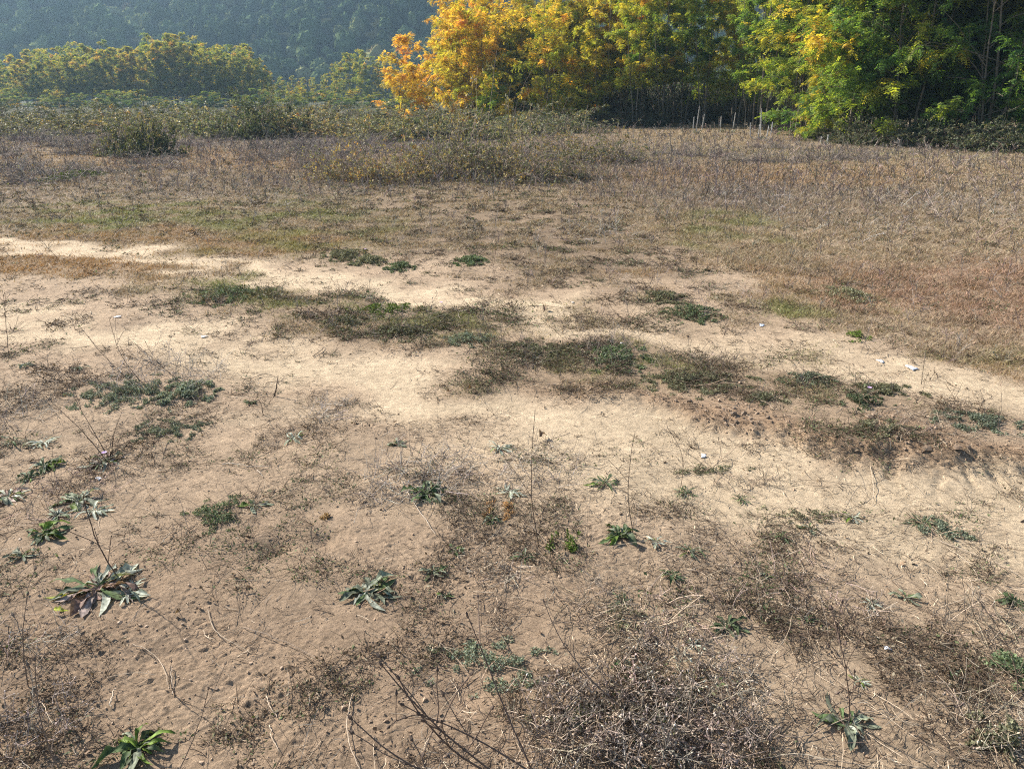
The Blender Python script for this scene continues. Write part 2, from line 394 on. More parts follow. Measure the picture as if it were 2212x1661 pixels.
def hill_forest():
    sp = 4.9
    X, Y = np.meshgrid(np.arange(-430, 330, sp), np.arange(196, 540, sp), indexing='ij')
    X = (X + rng.uniform(-.48, .48, X.shape) * sp).ravel(); Y = (Y + rng.uniform(-.48, .48, Y.shape) * sp).ravel()
    Z = hill_z(X, Y); px, py = UV(X, Y); keep = (Z > -1.2); X, Y, Z, px = X[keep], Y[keep], Z[keep], px[keep]
    mb = MB()
    fine = (px > -260) & (px < 1150) & (Y < 500)
    for sel, nq, sz in ((fine, 130, .5), (~fine, 22, 2.2)):
        x, y, z = X[sel], Y[sel], Z[sel]; n = len(x)
        R = rng.uniform(1.6, 2.9, n) * rng.choice([1, 1, 1.3], n); hh = R * rng.uniform(.85, 1.35, n); z = z + rng.uniform(-1.5, 2.0, n)
        d = rng.normal(size=(n, nq, 3)); d[..., 2] = np.abs(d[..., 2]) - .25; d = nrm(d)
        # lumps: each crown is made of several bulges
        lump = nrm(rng.normal(size=(n, 7, 3)) + np.array([0, 0, .4]))
        dot = np.einsum('nqc,nlc->nql', d, lump).max(2)
        rad_ = (.72 + .36 * np.clip(dot, 0, 1) ** 3) * rng.uniform(.82, 1.04, (n, nq))
        c = np.stack([x, y, z + 2.2 + hh * .55], -1)[:, None, :] + d * rad_[..., None] * np.stack([R, R, hh], -1)[:, None, :]
        nr = nrm(d + rng.normal(size=d.shape) * .18)
        t1 = nrm(np.cross(nr, rng.normal(size=nr.shape))); t2 = np.cross(nr, t1)
        s = sz * rng.uniform(.5, 1.1, (n, nq, 1))
        V = np.stack([c - t1 * s * .6, c - t2 * s * .5, c + t1 * s * .6, c + t2 * s * .5], 2).reshape(-1, 4, 3)
        tone = .33 + .22 * rng.normal(size=n) * .8 + .2 * pn(x / 40, y / 40, 95) + (rng.random(n) < .05) * .3
        fac = (tone[:, None] + rng.normal(size=(n, nq)) * .05).clip(0, 1)
        br = rng.uniform(.7, 1.8, (n, 1)) * rng.uniform(.8, 1.2, (n, nq))
        mb.quads(V, np.stack([fac, br, br], -1).reshape(-1, 3))
        if nq > 50:
            na, ne = 14, 8
            az = np.arange(na) * 2 * np.pi / na; el = np.linspace(-.5, 1.5, ne)
            dd = np.stack([np.cos(az)[None] * np.cos(el)[:, None], np.sin(az)[None] * np.cos(el)[:, None], np.repeat(np.sin(el)[:, None], na, 1)], -1).reshape(-1, 3)
            lm = np.einsum('qc,nlc->nql', dd, lump).max(2); rr_ = (.66 + .38 * np.clip(lm, 0, 1) ** 4) * rng.uniform(.74, 1.14, (n, na * ne))
            V = np.stack([x, y, z + 2.2 + hh * .55], -1)[:, None, :] + dd[None] * rr_[..., None] * np.stack([R, R, hh], -1)[:, None, :]
            i = np.arange(ne - 1)[:, None] * na + np.arange(na)[None]; j = np.arange(ne - 1)[:, None] * na + (np.arange(na)[None] + 1) % na
            F = np.stack([i, j, j + na, i + na], -1).reshape(-1, 4)
            fc = (tone[:, None] + rng.normal(size=(n, na * ne)) * .06).clip(0, 1); b2 = br.mean(1)[:, None] * rng.uniform(.6, 1.4, (n, na * ne))
            mb.add(V.reshape(-1, 3), np.stack([fc, b2, b2], -1).reshape(-1, 3), quads=(F[None] + (np.arange(n) * na * ne)[:, None, None]).reshape(-1, 4))
        # trunks
        pt = np.stack([np.stack([x, y, z - .5], -1), np.stack([x, y, z + 3.5], -1)], 1)
    o = mb.build("hillside_forest", M_HILL); o.color = (.5, 1, 1, 1)
    tag(o, "dense dark green wood of rounded crowns covering the hazy hillside", "forest", kind='stuff')
hill_forest()

# ---------------------------------------------------------------- trees
def arc(b, d, L, k, droop=0.0, wob=.05):
    """n curved polylines from b along d"""
    n = len(b); P_ = [b]; dd = d.copy(); st = (L / (k - 1))[:, None]
    for q in range(k - 1):
        P_.append(P_[-1] + dd * st)
        dd = nrm(dd + rng.normal(size=(n, 3)) * wob + np.array([0, 0, 1.]) * (-droop if np.isscalar(droop) else -droop[:, None]))
    return np.stack(P_, 1)
def leaf_sprays(B, D, L, mbx, tone, lw, npair=5, szv=.06):
    """pinnate compound leaves"""
    n = len(B); D = nrm(D)
    side = nrm(np.cross(D, np.array([0, 0, 1.]) + rng.normal(size=(n, 3)) * .35)); N = nrm(np.cross(side, D))
    t = np.linspace(.22, 1, npair)
    br = rng.uniform(.75, 1.25, n)
    for sgn in (-1, 1):
        for ti in t:
            b = B + D * (L * ti)[:, None] + np.array([0, 0, -1.]) * (L * ti * ti * .35)[:, None]
            dd = nrm(side * sgn + D * .45 + np.array([0, 0, -.25]) + rng.normal(size=(n, 3)) * .12)
            nn = nrm(N + rng.normal(size=(n, 3)) * .3)
            l = rng.uniform(.8, 1.15, n) * szv * (1 if ti < .9 else .9)
            V = leafquads(b, dd, nn, l, l * lw)
            f = (tone + rng.normal(size=n) * .03)
            mbx.quads(V, np.stack([f, br, br], -1))
def make_tree(name, seed, Ht, R, zlow, nst, nlimb, nleafy, npair=5, szv=.088, ymix=.16, bark=(.15, .125, .095)):
    global rng
    old = rng; rng = np.random.default_rng(seed)
    tb, cb = MB(), MB()
    stems = []
    for s_ in range(nst):
        a = rng.uniform(0, 2 * np.pi); off = np.array([math.cos(a), math.sin(a), 0]) * (.0 if s_ == 0 else rng.uniform(.15, .5))
        h = Ht * (1 if s_ == 0 else rng.uniform(.65, .95)); lean = np.array([math.cos(a), math.sin(a), 0]) * (.02 if s_ == 0 else .12)
        k = 9; z = np.linspace(0, 1, k)
        pts = off + np.outer(z * h, lean + [0, 0, 1]) + np.cumsum(rng.normal(size=(k, 3)) * [.05, .05, 0], 0)
        pts[0, 2] = -.15
        r = .055 * (Ht / 9) * (1 - z * .85) * (1 if s_ == 0 else .75)
        tb.tubes(pts[None], r[None], np.array([bark]), 7); stems.append((pts, h))
    LB, LD, LL, LR = [], [], [], []
    for q in range(nlimb):
        pts, h = stems[rng.integers(len(stems))]
        zf = zlow / Ht + (1 - zlow / Ht) * (q + rng.random()) / nlimb; zf = min(zf, .97)
        i0 = zf * 8; ia = int(i0); p = pts[ia] + (pts[min(ia + 1, 8)] - pts[ia]) * (i0 - ia)
        a = rng.uniform(0, 2 * np.pi); prof = (1 - .55 * max(0, (zf - .45) / .55)) * (.75 + .25 * min(1, zf / .3))
        el = rng.uniform(.15, .75) + .5 * zf
        LB.append(p); LD.append([math.cos(a) * math.cos(el), math.sin(a) * math.cos(el), math.sin(el)]); LL.append(R * prof * rng.uniform(.6, 1.15)); LR.append(.02 * (1.2 - zf))
    LB, LD, LL, LR = map(np.array, (LB, LD, LL, LR))
    A = arc(LB, LD, LL, 6, .13, .10)
    tb.tubes(A, LR[:, None] * np.linspace(1, .3, 6), np.array([bark]).repeat(len(A), 0) * rng.uniform(.8, 1.2, (len(A), 1)), 4)
    # twigs from limbs
    nt_ = 5 * len(A); li = rng.integers(0, len(A), nt_); tpos = rng.uniform(.25, 1, nt_) * 4.99; ti = tpos.astype(int); fr = (tpos - ti)[:, None]
    tbp = A[li, ti] * (1 - fr) + A[li, ti + 1] * fr; td = nrm(A[li, ti + 1] - A[li, ti]); td = nrm(td + rng.normal(size=(nt_, 3)) * [.7, .7, .35])
    T = arc(tbp, td, rng.uniform(.35, .95, nt_) * R / 2.1, 5, .16, .1)
    tb.tubes(T, np.full((nt_, 1), .007) * np.linspace(1, .4, 5), np.array([bark]), 3)
    wi = rng.integers(0, nt_, nleafy); q = rng.uniform(.1, 1, nleafy) * 3.99; qi = q.astype(int); fr = (q - qi)[:, None]
    B = T[wi, qi] * (1 - fr) + T[wi, qi + 1] * fr; D = nrm(T[wi, qi + 1] - T[wi, qi] + rng.normal(size=(nleafy, 3)) * [.75, .75, .4])
    tw = rng.normal(size=nt_) * .07; lt = rng.normal(size=len(A)) * .07; lt[rng.random(len(A)) < .1] += .25
    tone = .5 + tw[wi] + lt[li[wi]] + ymix * (B[:, 2] / Ht - .5) + rng.normal(size=nleafy) * .04
    leaf_sprays(B, D, rng.uniform(.16, .30, nleafy), cb, tone, .48, npair, szv)
    rng = old
    tr = tb.build("trunk", M_BARK, smooth=True); cr = cb.build("crown", M_LOCUST)
    for o in (tr, cr): COL.objects.unlink(o)
    return [tr, cr]
T_EDGE = [make_tree("e", 11, 9.5, 2.3, .9, 3, 60, 5600), make_tree("e", 12, 9.0, 2.5, .7, 2, 62, 5600), make_tree("e", 13, 10, 2.2, 1.2, 3, 62, 5600)]
T_LOW = [make_tree("l", 14, 8.5, 2.9, .25, 4, 80, 7000, szv=.092), make_tree("l", 15, 7.5, 2.7, .2, 4, 75, 6600, szv=.092)]
T_POLE = [make_tree("p", 16, 10, 1.7, 2.4, 2, 38, 3300, 4, .105), make_tree("p", 17, 10.5, 1.8, 3.0, 2, 36, 3300, 4, .105), make_tree("p", 18, 9.5, 1.7, 2.0, 3, 38, 3300, 4, .105)]
T_FAR = [make_tree('f', 41 + q, 10, 1.6, 2.0, 2, 44, 2500, 3, .14, .05, (.2, .17, .13)) for q in range(3)]
T_SMALL = [make_tree("s", 19, 4.4, 1.6, .3, 3, 34, 3000, szv=.08)]

EDGE = [(930, 50), (1150, 46), (1300, 41.5), (1500, 37.5), (1680, 35), (1745, 32.5), (1900, 30), (2212, 26.5), (2500, 24.5), (2950, 22)]
ex = np.array([e[0] for e in EDGE]); ey = np.array([e[1] for e in EDGE])
def tone_at(px):
    return np.interp(px, [930, 1000, 1150, 1250, 1350, 1450, 1600, 1740, 1900, 2212, 2900], [.67, .64, .51, .44, .52, .43, .36, .34, .32, .24, .18])
FZ = [(930, 1090, "slender tree with golden orange leaves at the left end of the wood"),
      (1090, 1260, "slender tree with yellow green leaves next to the golden end of the wood"),
      (1260, 1460, "thin stemmed tree with green and orange leaves in the middle of the wood"),
      (1460, 1745, "thin dark stemmed tree in the shaded hollow behind the pale grey spikes"),
      (1745, 2000, "bushy green tree with feathery leaves at the sunlit right of the wood"),
      (2000, 9999, "dark green feathery tree at the far right edge of the wood")]
def forest():
    GR = "trees of the autumn wood behind the field"
    # world-space polyline of the edge
    pts = np.array([(G(a, b), b) for a, b in EDGE]); seg = np.hypot(*np.diff(pts, axis=0).T); L = np.concatenate([[0], np.cumsum(seg)])
    nv = np.array([.6, .8]); cnt = 0
    for row in range(6):
        sp = [1.9, 1.9, 2.0, 2.3, 2.6, 3.2, 3.6][row]; off = [0, 1.5, 3.1, 5.0, 7.4, 10.5, 14][row]
        s = -1 + rng.uniform(0, sp)
        while s < L[-1] + (6 if row > 3 else 0):
            sx = np.interp(s, L, pts[:, 0]); sy = np.interp(s, L, pts[:, 1])
            x = sx + nv[0] * off * .6 + rng.normal() * .35; y = sy + off * .95 + rng.normal() * .45
            s += sp * rng.uniform(.7, 1.3)
            px = float(UV(x, y)[0])
            if px < 965 + rng.uniform(-15, 25) or px > 2950: continue
            vis = px < 2450
            t = tone_at(px) + rng.normal() * .06 + (.22 if rng.random() < .12 else 0)
            hollow = 1290 < px < 1740
            if row == 0 and hollow and rng.random() < .3: continue
            if row < 2 and px > 1745: pr = T_LOW[rng.integers(2)] if row == 0 else T_EDGE[rng.integers(3)]
            elif row < 2 and not hollow: pr = T_EDGE[rng.integers(3)]
            elif row == 0: pr = T_EDGE[rng.integers(3)] if rng.random() < .5 else T_POLE[rng.integers(3)]
            else: pr = T_POLE[rng.integers(3)]
            lab = next(l for a, b, l in FZ if px < b)
            if not vis: lab = FZ[-1][2]
            sc_ = rng.uniform(.88, 1.12) * np.interp(px, [950, 1250, 1500, 1800], [.68, .70, .74, .85])
            dup(pr, "locust_tree", lab, "tree", (x, y, Hs(x, y) * 1.0 - .02), rng.uniform(0, 6.28), (sc_ * rng.uniform(.9, 1.1), sc_ * rng.uniform(.9, 1.1), sc_), GR, (float(t), float(rng.uniform(.9, 1.2) * (1.1 if hollow else .95)), 1, 1)); cnt += 1  # leaves in the hollow are coloured brighter to offset the shade there
    # sunlit crown standing forward of the wood on the right, and small ones at its left end
    for px, Y, pr, scl, t, lab in [(1835, 28.5, T_LOW[0], 1.0, .36, "foremost sunlit green tree with boughs to the ground, right of the dark hollow"),
                                   (1960, 27.2, T_LOW[1], 1.05, .30, "wide green tree just right of the foremost sunlit tree"),
                                   (2120, 25.5, T_LOW[0], .95, .24, "green tree leaning over the bramble at the right edge of the photo"),
                                   (1765, 30, T_LOW[1], .45, .50, "low yellow green sapling at the foot of the foremost sunlit tree")]:
        x = G(px, Y); dup(pr, "locust_tree", lab, "tree", (x, Y, Hs(x, Y)), px * .01, scl, "trees of the autumn wood behind the field", (t, 1.05, 1, 1))
    for px, Y, pr, scl, t, lab in [(865, 47, T_SMALL[0], 1.0, .74, "small orange leaved tree standing alone left of the wood"),
                                   (912, 49, T_SMALL[0], .72, .70, "small yellow tree between the lone orange tree and the wood"),
                                   (975, 44, T_EDGE[0], .74, .72, "leftmost tall tree of the wood, golden orange against the blue hill"),
                                   (1040, 43, T_LOW[1], .8, .66, "bushy yellow green tree in front of the golden end of the wood"),
                                   (1068, 41, T_SMALL[0], .55, .36, "bright green sapling low in front of the golden trees"),
                                   (1190, 41, T_LOW[0], .62, .56, "low yellow green tree with boughs spreading over the bramble"),
                                   (1260, 41.5, T_LOW[1], .55, .54, "second low yellow green tree left of the dark hollow")]:
        x = G(px, Y); dup(pr, "locust_tree", lab, "tree", (x, Y, Hs(x, Y)), px * .013, scl, None, (t, 1.1, 1, 1))
_old = rng; rng = np.random.default_rng(303); forest(); rng = _old

def far_trees():
    GR = "far row of pale yellow trees below the hill"
    # (px, top py in the photo, distance)
    tops = np.array([(-250, 130), (0, 135), (60, 128), (110, 118), (150, 125), (200, 108), (260, 112), (330, 98), (380, 92), (430, 92), (480, 104), (540, 112), (575, 135)])
    n = 0
    for row in range(3):
        px = -240 + row * 9
        while px < 578:
            Y = 112 + row * 5 + rng.uniform(-2, 2)
            py = np.interp(px, tops[:, 0], tops[:, 1]) + rng.normal() * 9 + row * 1.5
            d = Y * cp + CAMH * sp_
            # height whose top projects at py
            k = (CY - py) / FPX; h = CAMH + (k * cp - sp_) / (cp + k * sp_) * Y
            pr = T_FAR[rng.integers(3)]; s_ = h / 9.8
            x = G(px, Y)
            lab = "pale yellow tree in the left part of the far row below the hill" if px < 280 else "pale yellow green tree in the tallest stretch of the far row"
            dup(pr, "far_tree", lab, "tree", (x, Y, -.3), rng.uniform(0, 6), (s_ * 1.15, s_ * 1.15, s_), GR, (float(.49 + rng.normal() * .05), .85, 1, 1))
            px += rng.uniform(11, 21); n += 1
    for row in range(2):
        px = 585
        while px < 925:
            Y = 128 + row * 6 + rng.uniform(-3, 3)
            py = np.interp(px, [585, 700, 740, 790, 830, 930], [158, 168, 120, 112, 150, 160]) + rng.normal() * 5
            k = (CY - py) / FPX; h = CAMH + (k * cp - sp_) / (cp + k * sp_) * Y
            pr = T_FAR[rng.integers(3)]; s_ = h / 9.8; x = G(px, Y)
            dup(pr, "far_tree", "lower yellow far tree between the tall far row and the lone orange tree", "tree", (x, Y, -.3), rng.uniform(0, 6), (s_ * 1.15, s_ * 1.15, s_), GR, (float(.49 + rng.normal() * .05), .85, 1, 1))
            px += rng.uniform(18, 32)
    # low far scrub in front of the row
    px = -200
    while px < 930:
        Y = rng.uniform(92, 104); x = G(px, Y)
        dup(T_SMALL[0], "far_bush", "low scrub bush at the foot of the far tree row", "bush", (x, Y, -.4), rng.uniform(0, 6), (1.0, 1.0, rng.uniform(.3, .6)), "scrub at the foot of the far row", (float(rng.uniform(.15, .45)), .8, 1, 1))
        px += rng.uniform(22, 44)
far_trees()

# ---------------------------------------------------------------- bramble bushes
def make_bush(seed, R, Ht, ncane, nleaf, upright=.5, lsz=.05, tone=.5, stem=(.13, .09, .07)):
    global rng
    old = rng; rng = np.random.default_rng(seed)
    tb, cb = MB(), MB()
    a = rng.uniform(0, 2 * np.pi, ncane); r0 = np.sqrt(rng.random(ncane)) * R * .65
    b = np.stack([np.cos(a) * r0, np.sin(a) * r0, np.full(ncane, -.05)], -1)
    a2 = a + rng.normal(size=ncane) * .8; el = rng.uniform(upright, 1.45, ncane)
    d = np.stack([np.cos(a2) * np.cos(el), np.sin(a2) * np.cos(el), np.sin(el)], -1)
    L = Ht * rng.uniform(.7, 1.7, ncane)
    A = arc(b, d, L, 9, .22, .12); A[:, 1:, 2] = np.maximum(A[:, 1:, 2], .02)
    tb.tubes(A, np.full((ncane, 1), .006) * np.linspace(1, .45, 9), np.array([stem]) * rng.uniform(.6, 1.7, (ncane, 1)), 3)
    ns = ncane * 4; li = rng.integers(0, ncane, ns); ti = rng.integers(1, 8, ns)
    sb = A[li, ti]; sdv = nrm(A[li, ti] - A[li, ti - 1] + rng.normal(size=(ns, 3)) * .8)
    S = arc(sb, sdv, rng.uniform(.15, .45, ns) * Ht, 5, .15, .15); S[..., 2] = np.maximum(S[..., 2], .015)
    tb.tubes(S, np.full((ns, 1), .0035) * np.linspace(1, .5, 5), np.array([stem]) * rng.uniform(.6, 1.9, (ns, 1)), 3)
    wi = rng.integers(0, ns, nleaf); q = rng.uniform(0, 3.99, nleaf); qi = q.astype(int); fr = (q - qi)[:, None]
    B = S[wi, qi] * (1 - fr) + S[wi, qi + 1] * fr
    tn = .5 + rng.normal(size=ns)[wi] * .12 + rng.normal(size=nleaf) * .06
    br = rng.uniform(.6, 1.5, nleaf)
    for kx in range(3):
        D = nrm(rng.normal(size=(nleaf, 3)) + [0, 0, .15]); N = nrm(rng.normal(size=(nleaf, 3)) * .7 + [0, 0, .8])
        l = rng.uniform(.7, 1.3, nleaf) * lsz
        cb.quads(leafquads(B + D * .008, D, N, l, l * .7), np.stack([tn, br, br], -1))
    rng = old
    c = tb.build("canes", M_DRY, smooth=True); f = cb.build("foliage", M_BRAM)
    for o in (c, f): COL.objects.unlink(o)
    return [c, f]
B_DENSE = [make_bush(31, .95, .95, 90, 2600), make_bush(32, 1.1, .85, 100, 2800), make_bush(33, .8, 1.0, 80, 2400)]
B_SPARSE = [make_bush(34, 1.0, 1.0, 105, 1550, .3, .046, stem=(.20, .15, .12)), make_bush(35, 1.1, .95, 115, 1200, .25, .046, stem=(.20, .15, .12)), make_bush(38, .9, .8, 70, 330, .2, .04)]
B_BARE = [make_bush(36, .7, .5, 70, 70, .2, .03, stem=(.16, .13, .115)), make_bush(37, .8, .45, 80, 50, .3, .03, stem=(.17, .14, .12))]
def bush(pr, px, Y, scl, tone, br, lab, group=None, name="bramble_bush", cat="bush"):
    x = G(px, Y); return dup(pr, name, lab, cat, (x, Y, Hs(x, Y)), px * .017 + Y, scl, group, (tone, br, 1, 1))
def bushes():
    lone = make_bush(39, .75, .75, 150, 5200, .15, .05)
    bush(lone, 308, 21.5, (1.0, .85, 1.35), .40, .85, "rounded dark leafy bush standing alone on the left of the field")
    bush(B_SPARSE[1], 262, 22.5, (.7, .7, .95), .5, .9, "thin bush pressed against the left of the lone dark bush")
    # middle thicket
    for px, Y, k, s_, t, br, lab in [
        (760, 15.2, 1, (.75, .6, 0.80), 0.62, 1.1, "bare caned bramble at the left end of the middle thicket"),
        (840, 15.0, 0, (.85, .7, 0.83), 0.70, 1.1, "bramble with yellowing leaves and a pale upright stem, left in the middle thicket"),
        (905, 15.8, 1, (.8, .7, 0.70), 0.60, 1.0, "brown bramble between the yellowing bramble and the tall green mound"),
        (985, 16.2, 0, (.85, .8, 1.32), 0.56, 1.0, "grey green bramble mound in the middle of the thicket"),
        (1060, 16.4, 0, (.85, .8, 1.50), 0.54, 1.05, "tallest green bramble mound of the middle thicket"),
        (1110, 15.0, 1, (.85, .7, 0.83), 0.62, 1.0, "brown leaved bramble in front of the tallest green mound"),
        (1175, 15.4, 0, (.75, .7, 0.86), 0.58, .95, "bramble with pale glinting leaves at the right of the thicket"),
        (1255, 15.4, 2, (.85, .7, 0.62), 0.59, .9, "low arching bare canes at the right end of the thicket"),
        (1290, 19.5, 0, (1.1, .9, 0.80), 0.58, .9, "purplish bramble mound behind the right end of the thicket"),
        (1230, 21, 1, (1.1, .9, 0.92), 0.59, .85, "bramble mound behind the thicket, in front of the dark hollow")]:
        bush(B_SPARSE[k], px, Y, s_, t, br, lab)
    # back row of scrub
    for px, Y, pr, s_, t, br in [
        (-120, 33, 1, 1.5, .5, .8), (-20, 34, 0, 1.5, .5, .8), (60, 32, 2, 1.55, .45, .8), (120, 34, 1, 1.6, .35, .6), (180, 33, 0, 1.45, .5, .8), (250, 35, 1, 1.6, .4, .7),
        (330, 34, 2, 1.5, .52, .85), (400, 35, 0, 1.6, .45, .8), (470, 33, 1, 1.55, .4, .8), (500, 31, 2, 1.5, .38, .9),
        (625, 31, 1, 1.3, .6, 1.0), (665, 33, 0, 1.5, .5, .9), (720, 35, 2, 1.5, .45, .9), (780, 33, 1, 1.4, .45, .75), (830, 31, 0, 1.55, .42, .8), (880, 30, 1, 1.5, .45, .85),
        (930, 31, 2, 1.5, .46, .9), (990, 31, 0, 1.4, .42, .75), (1045, 31, 1, 1.5, .42, .85), (1110, 33, 0, 1.4, .35, .8), (1165, 34, 2, 1.5, .35, .8), (1220, 35, 0, 1.4, .35, .7)]:
        lab = "grey green scrub bush in the back row left of the dark green clump" if px < 520 else "grey green scrub bush in the back row right of the dark green clump"
        bush(B_DENSE[pr], px, Y, (s_ * 1.15, s_, s_ * rng.uniform(.5, .95)), t + .08, br * 1.5, lab, "back row of scrub bushes")
    for px, Y, s_, lab in [(545, 30, (1.1, 1.1, 1.55), "tall dark green leafy bush in the gap of the back row"), (572, 31, (1.0, 1, 1.75), "tallest green bush of the back row with a bright top"), (605, 31, (1.2, 1.1, 1.4), "dark green bush right of the tallest one in the back row")]:
        bush(B_DENSE[0], px, Y, s_, .32, 1.05, lab)
    for q in range(22):
        px = -220 + q * 58 + rng.uniform(-12, 12); Y = rng.uniform(44, 54)
        bush(B_DENSE[q % 3], px, Y, (2.4, 1.8, rng.uniform(.8, 1.15)), rng.uniform(.3, .5), .9, "green scrub showing behind the back row of grey scrub bushes", "scrub behind the back row")
    # understory at the foot of the right wood
    for q, (px, Y, s_, t, br) in enumerate([(1790, 29.5, .8, .30, .8), (1850, 27, .9, .34, .9), (1905, 26.3, 1.0, .36, 1.0), (1965, 25.8, 1.0, .34, .95), (2020, 25, 1.05, .30, .9), (2075, 24.4, 1.0, .38, 1.0),
                              (2130, 23.8, 1.1, .36, 1.0), (2190, 23.3, 1.1, .36, .9), (2260, 22.8, 1.1, .36, .9), (2330, 22, 1.1, .36, .9)]):
        bush(B_DENSE[q % 3], px, Y, (s_, s_, s_ * .85), t, br, "low green bramble under the trees at the right edge of the field", "brambles at the foot of the right trees")
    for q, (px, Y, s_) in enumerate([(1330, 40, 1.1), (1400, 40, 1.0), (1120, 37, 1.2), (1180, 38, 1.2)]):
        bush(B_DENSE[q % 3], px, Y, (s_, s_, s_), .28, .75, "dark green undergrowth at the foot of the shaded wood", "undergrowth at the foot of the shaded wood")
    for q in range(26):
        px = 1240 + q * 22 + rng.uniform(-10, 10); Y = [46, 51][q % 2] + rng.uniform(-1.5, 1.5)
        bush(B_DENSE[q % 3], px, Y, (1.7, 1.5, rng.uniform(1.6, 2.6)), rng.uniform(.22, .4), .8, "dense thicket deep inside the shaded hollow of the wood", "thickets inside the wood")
    for q in range(20):
        px = 1180 + q * 66; Y = 61 + rng.uniform(-2, 2) - max(0, px - 1800) * .012
        bush(B_DENSE[q % 3], px, Y, (3.2, 2.5, 3.6), .3, .8, "tall thicket closing the far side of the wood", "thickets behind the wood")
    # dry grey weeds as low bushes across the far field
    k = 0
    for (u0, u1, y0, y1, n) in [(-150, 700, 17, 30, 46), (600, 1250, 18, 27, 24), (1300, 2300, 19, 25, 14), (60, 230, 14, 16.5, 4)]:
        for _ in range(n):
            px = rng.uniform(u0, u1); Y = rng.uniform(y0, y1)
            if Y > 24 and px > 1700: continue
            s_ = rng.uniform(.6, 1.15)
            lab = {700: "low grey brown dry weed thicket on the left half of the far field", 1250: "low grey dry weed thicket behind the middle brambles", 2300: "low grey dry weed thicket on the far right of the field", 230: "dry weed clump left of and in front of the lone dark bush"}[u1]
            bush(B_BARE[k % 2], px, Y, (s_, s_, s_ * rng.uniform(.7, 1.2)), .5, .9, lab, "dry weed thickets of the far field", "dry_weed_thicket", "dry weeds"); k += 1
bushes()

# ---------------------------------------------------------------- grass of the field (uncountable)
def scatter(N, rmin, rmax, a0=-50, a1=50, bias=1.0):
    r = rmin * (rmax / rmin) ** (rng.random(N) ** bias); a = np.radians(rng.uniform(a0, a1, N))
    return r * np.sin(a), r * np.cos(a)
def grass():
    mb = MB()
    x, y = scatter(345000, 3.0, 44); m = masks(x, y)
    keep = rng.random(len(x)) < m['g'] ** 1.2
    keep &= ~((UV(x, y)[0] > 1740) & (y > 26))
    x, y = x[keep], y[keep]; m = {k: q[keep] for k, q in m.items()}
    col = turf_colour(m); r = np.hypot(x, y); n = len(x); z = H(x, y)
    nb = 5
    for b in range(nb):
        ox, oy = rng.normal(size=(2, n)) * (.018 + .002 * r)
        h = rng.uniform(.012, .042, n) * (1 + .6 * m['purple'] + .2 * m['right']) * (.7 + .3 * sstep(4, 8, r))
        lean = rng.normal(size=(n, 2)) * 1.1
        wd = np.maximum(.0010, .00042 * r) * rng.uniform(.6, 1.5, n); a = rng.uniform(0, np.pi, n)
        B = np.stack([x + ox, y + oy, z - .004], -1); S = np.stack([np.cos(a) * wd, np.sin(a) * wd, 0 * a], -1)
        T = B + np.stack([lean[:, 0] * h, lean[:, 1] * h, h], -1)
        c = col * rng.uniform(.55, 1.5, (n, 1)) * (1 + rng.normal(size=(n, 3)) * .05)
        mb.tris(np.stack([B - S, B + S, T], 1), np.clip(c, .01, .8))
    tag(mb.build("grass", M_GRASS), "short dry grass of the field, straw coloured with green and reddish patches", "grass", kind='stuff')
grass()
def weed_stalks():
    """fine standing dead stalks all over the field, past counting"""
    mb = MB()
    x, y = scatter(19000, 4.0, 40); m = masks(x, y)
    pr = np.clip(.36 * m['right'] * (.2 + m['purple']) + .55 * m['far'] + .5 * m['purple'] + .16 * m['centre'] * m['patch'] + .12 * m['med'] + .12 * m['g'], 0, 1) * (1 - np.clip(m['trn'] + m['trf'], 0, 1)) * .8
    keep = (rng.random(len(x)) < pr) & ~((UV(x, y)[0] > 1740) & (y > 26)); x, y = x[keep], y[keep]; n = len(x); r = np.hypot(x, y); z = H(x, y)
    h = (.06 + rng.gamma(2.2, .06, n)) * (.6 + .4 * sstep(5, 14, r))
    B = np.stack([x, y, z - .01], -1); D = nrm(np.stack([rng.normal(size=n) * .35, rng.normal(size=n) * .35, np.ones(n)], -1))
    A = arc(B, D, h, 4, -.02, .15); c0 = np.array([.25, .20, .165]) * rng.uniform(.5, 1.7, (n, 1)) * (1 + rng.normal(size=(n, 3)) * .05)
    w_ = np.maximum(.0011, .00028 * r)
    mb.tubes(A, w_[:, None] * np.array([1, .9, .7, .5]), c0, 3)
    for q in range(6):
        ti = rng.integers(1, 3, n); b = A[np.arange(n), ti]; d = nrm(D + rng.normal(size=(n, 3)) * .65)
        S = arc(b, d, h * rng.uniform(.25, .6, n), 3, -.05, .2)
        mb.tubes(S, w_[:, None] * np.array([.7, .6, .6]), c0 * rng.uniform(.8, 1.3, (n, 1)), 3)
        e = S[:, -1]; s_ = (w_ * 2.2)[:, None] * rng.uniform(.7, 1.5, (n, 1)); u1 = rv(n); u2 = rv(n)
        mb.quads(np.stack([e - u1 * s_, e - u2 * s_, e + u1 * s_, e + u2 * s_], 1), c0 * .8)
    tag(mb.build("dry_weed_stalks", M_DRY), "fine grey brown dead weed stalks standing all over the field", "dry weeds", kind='stuff')
weed_stalks()
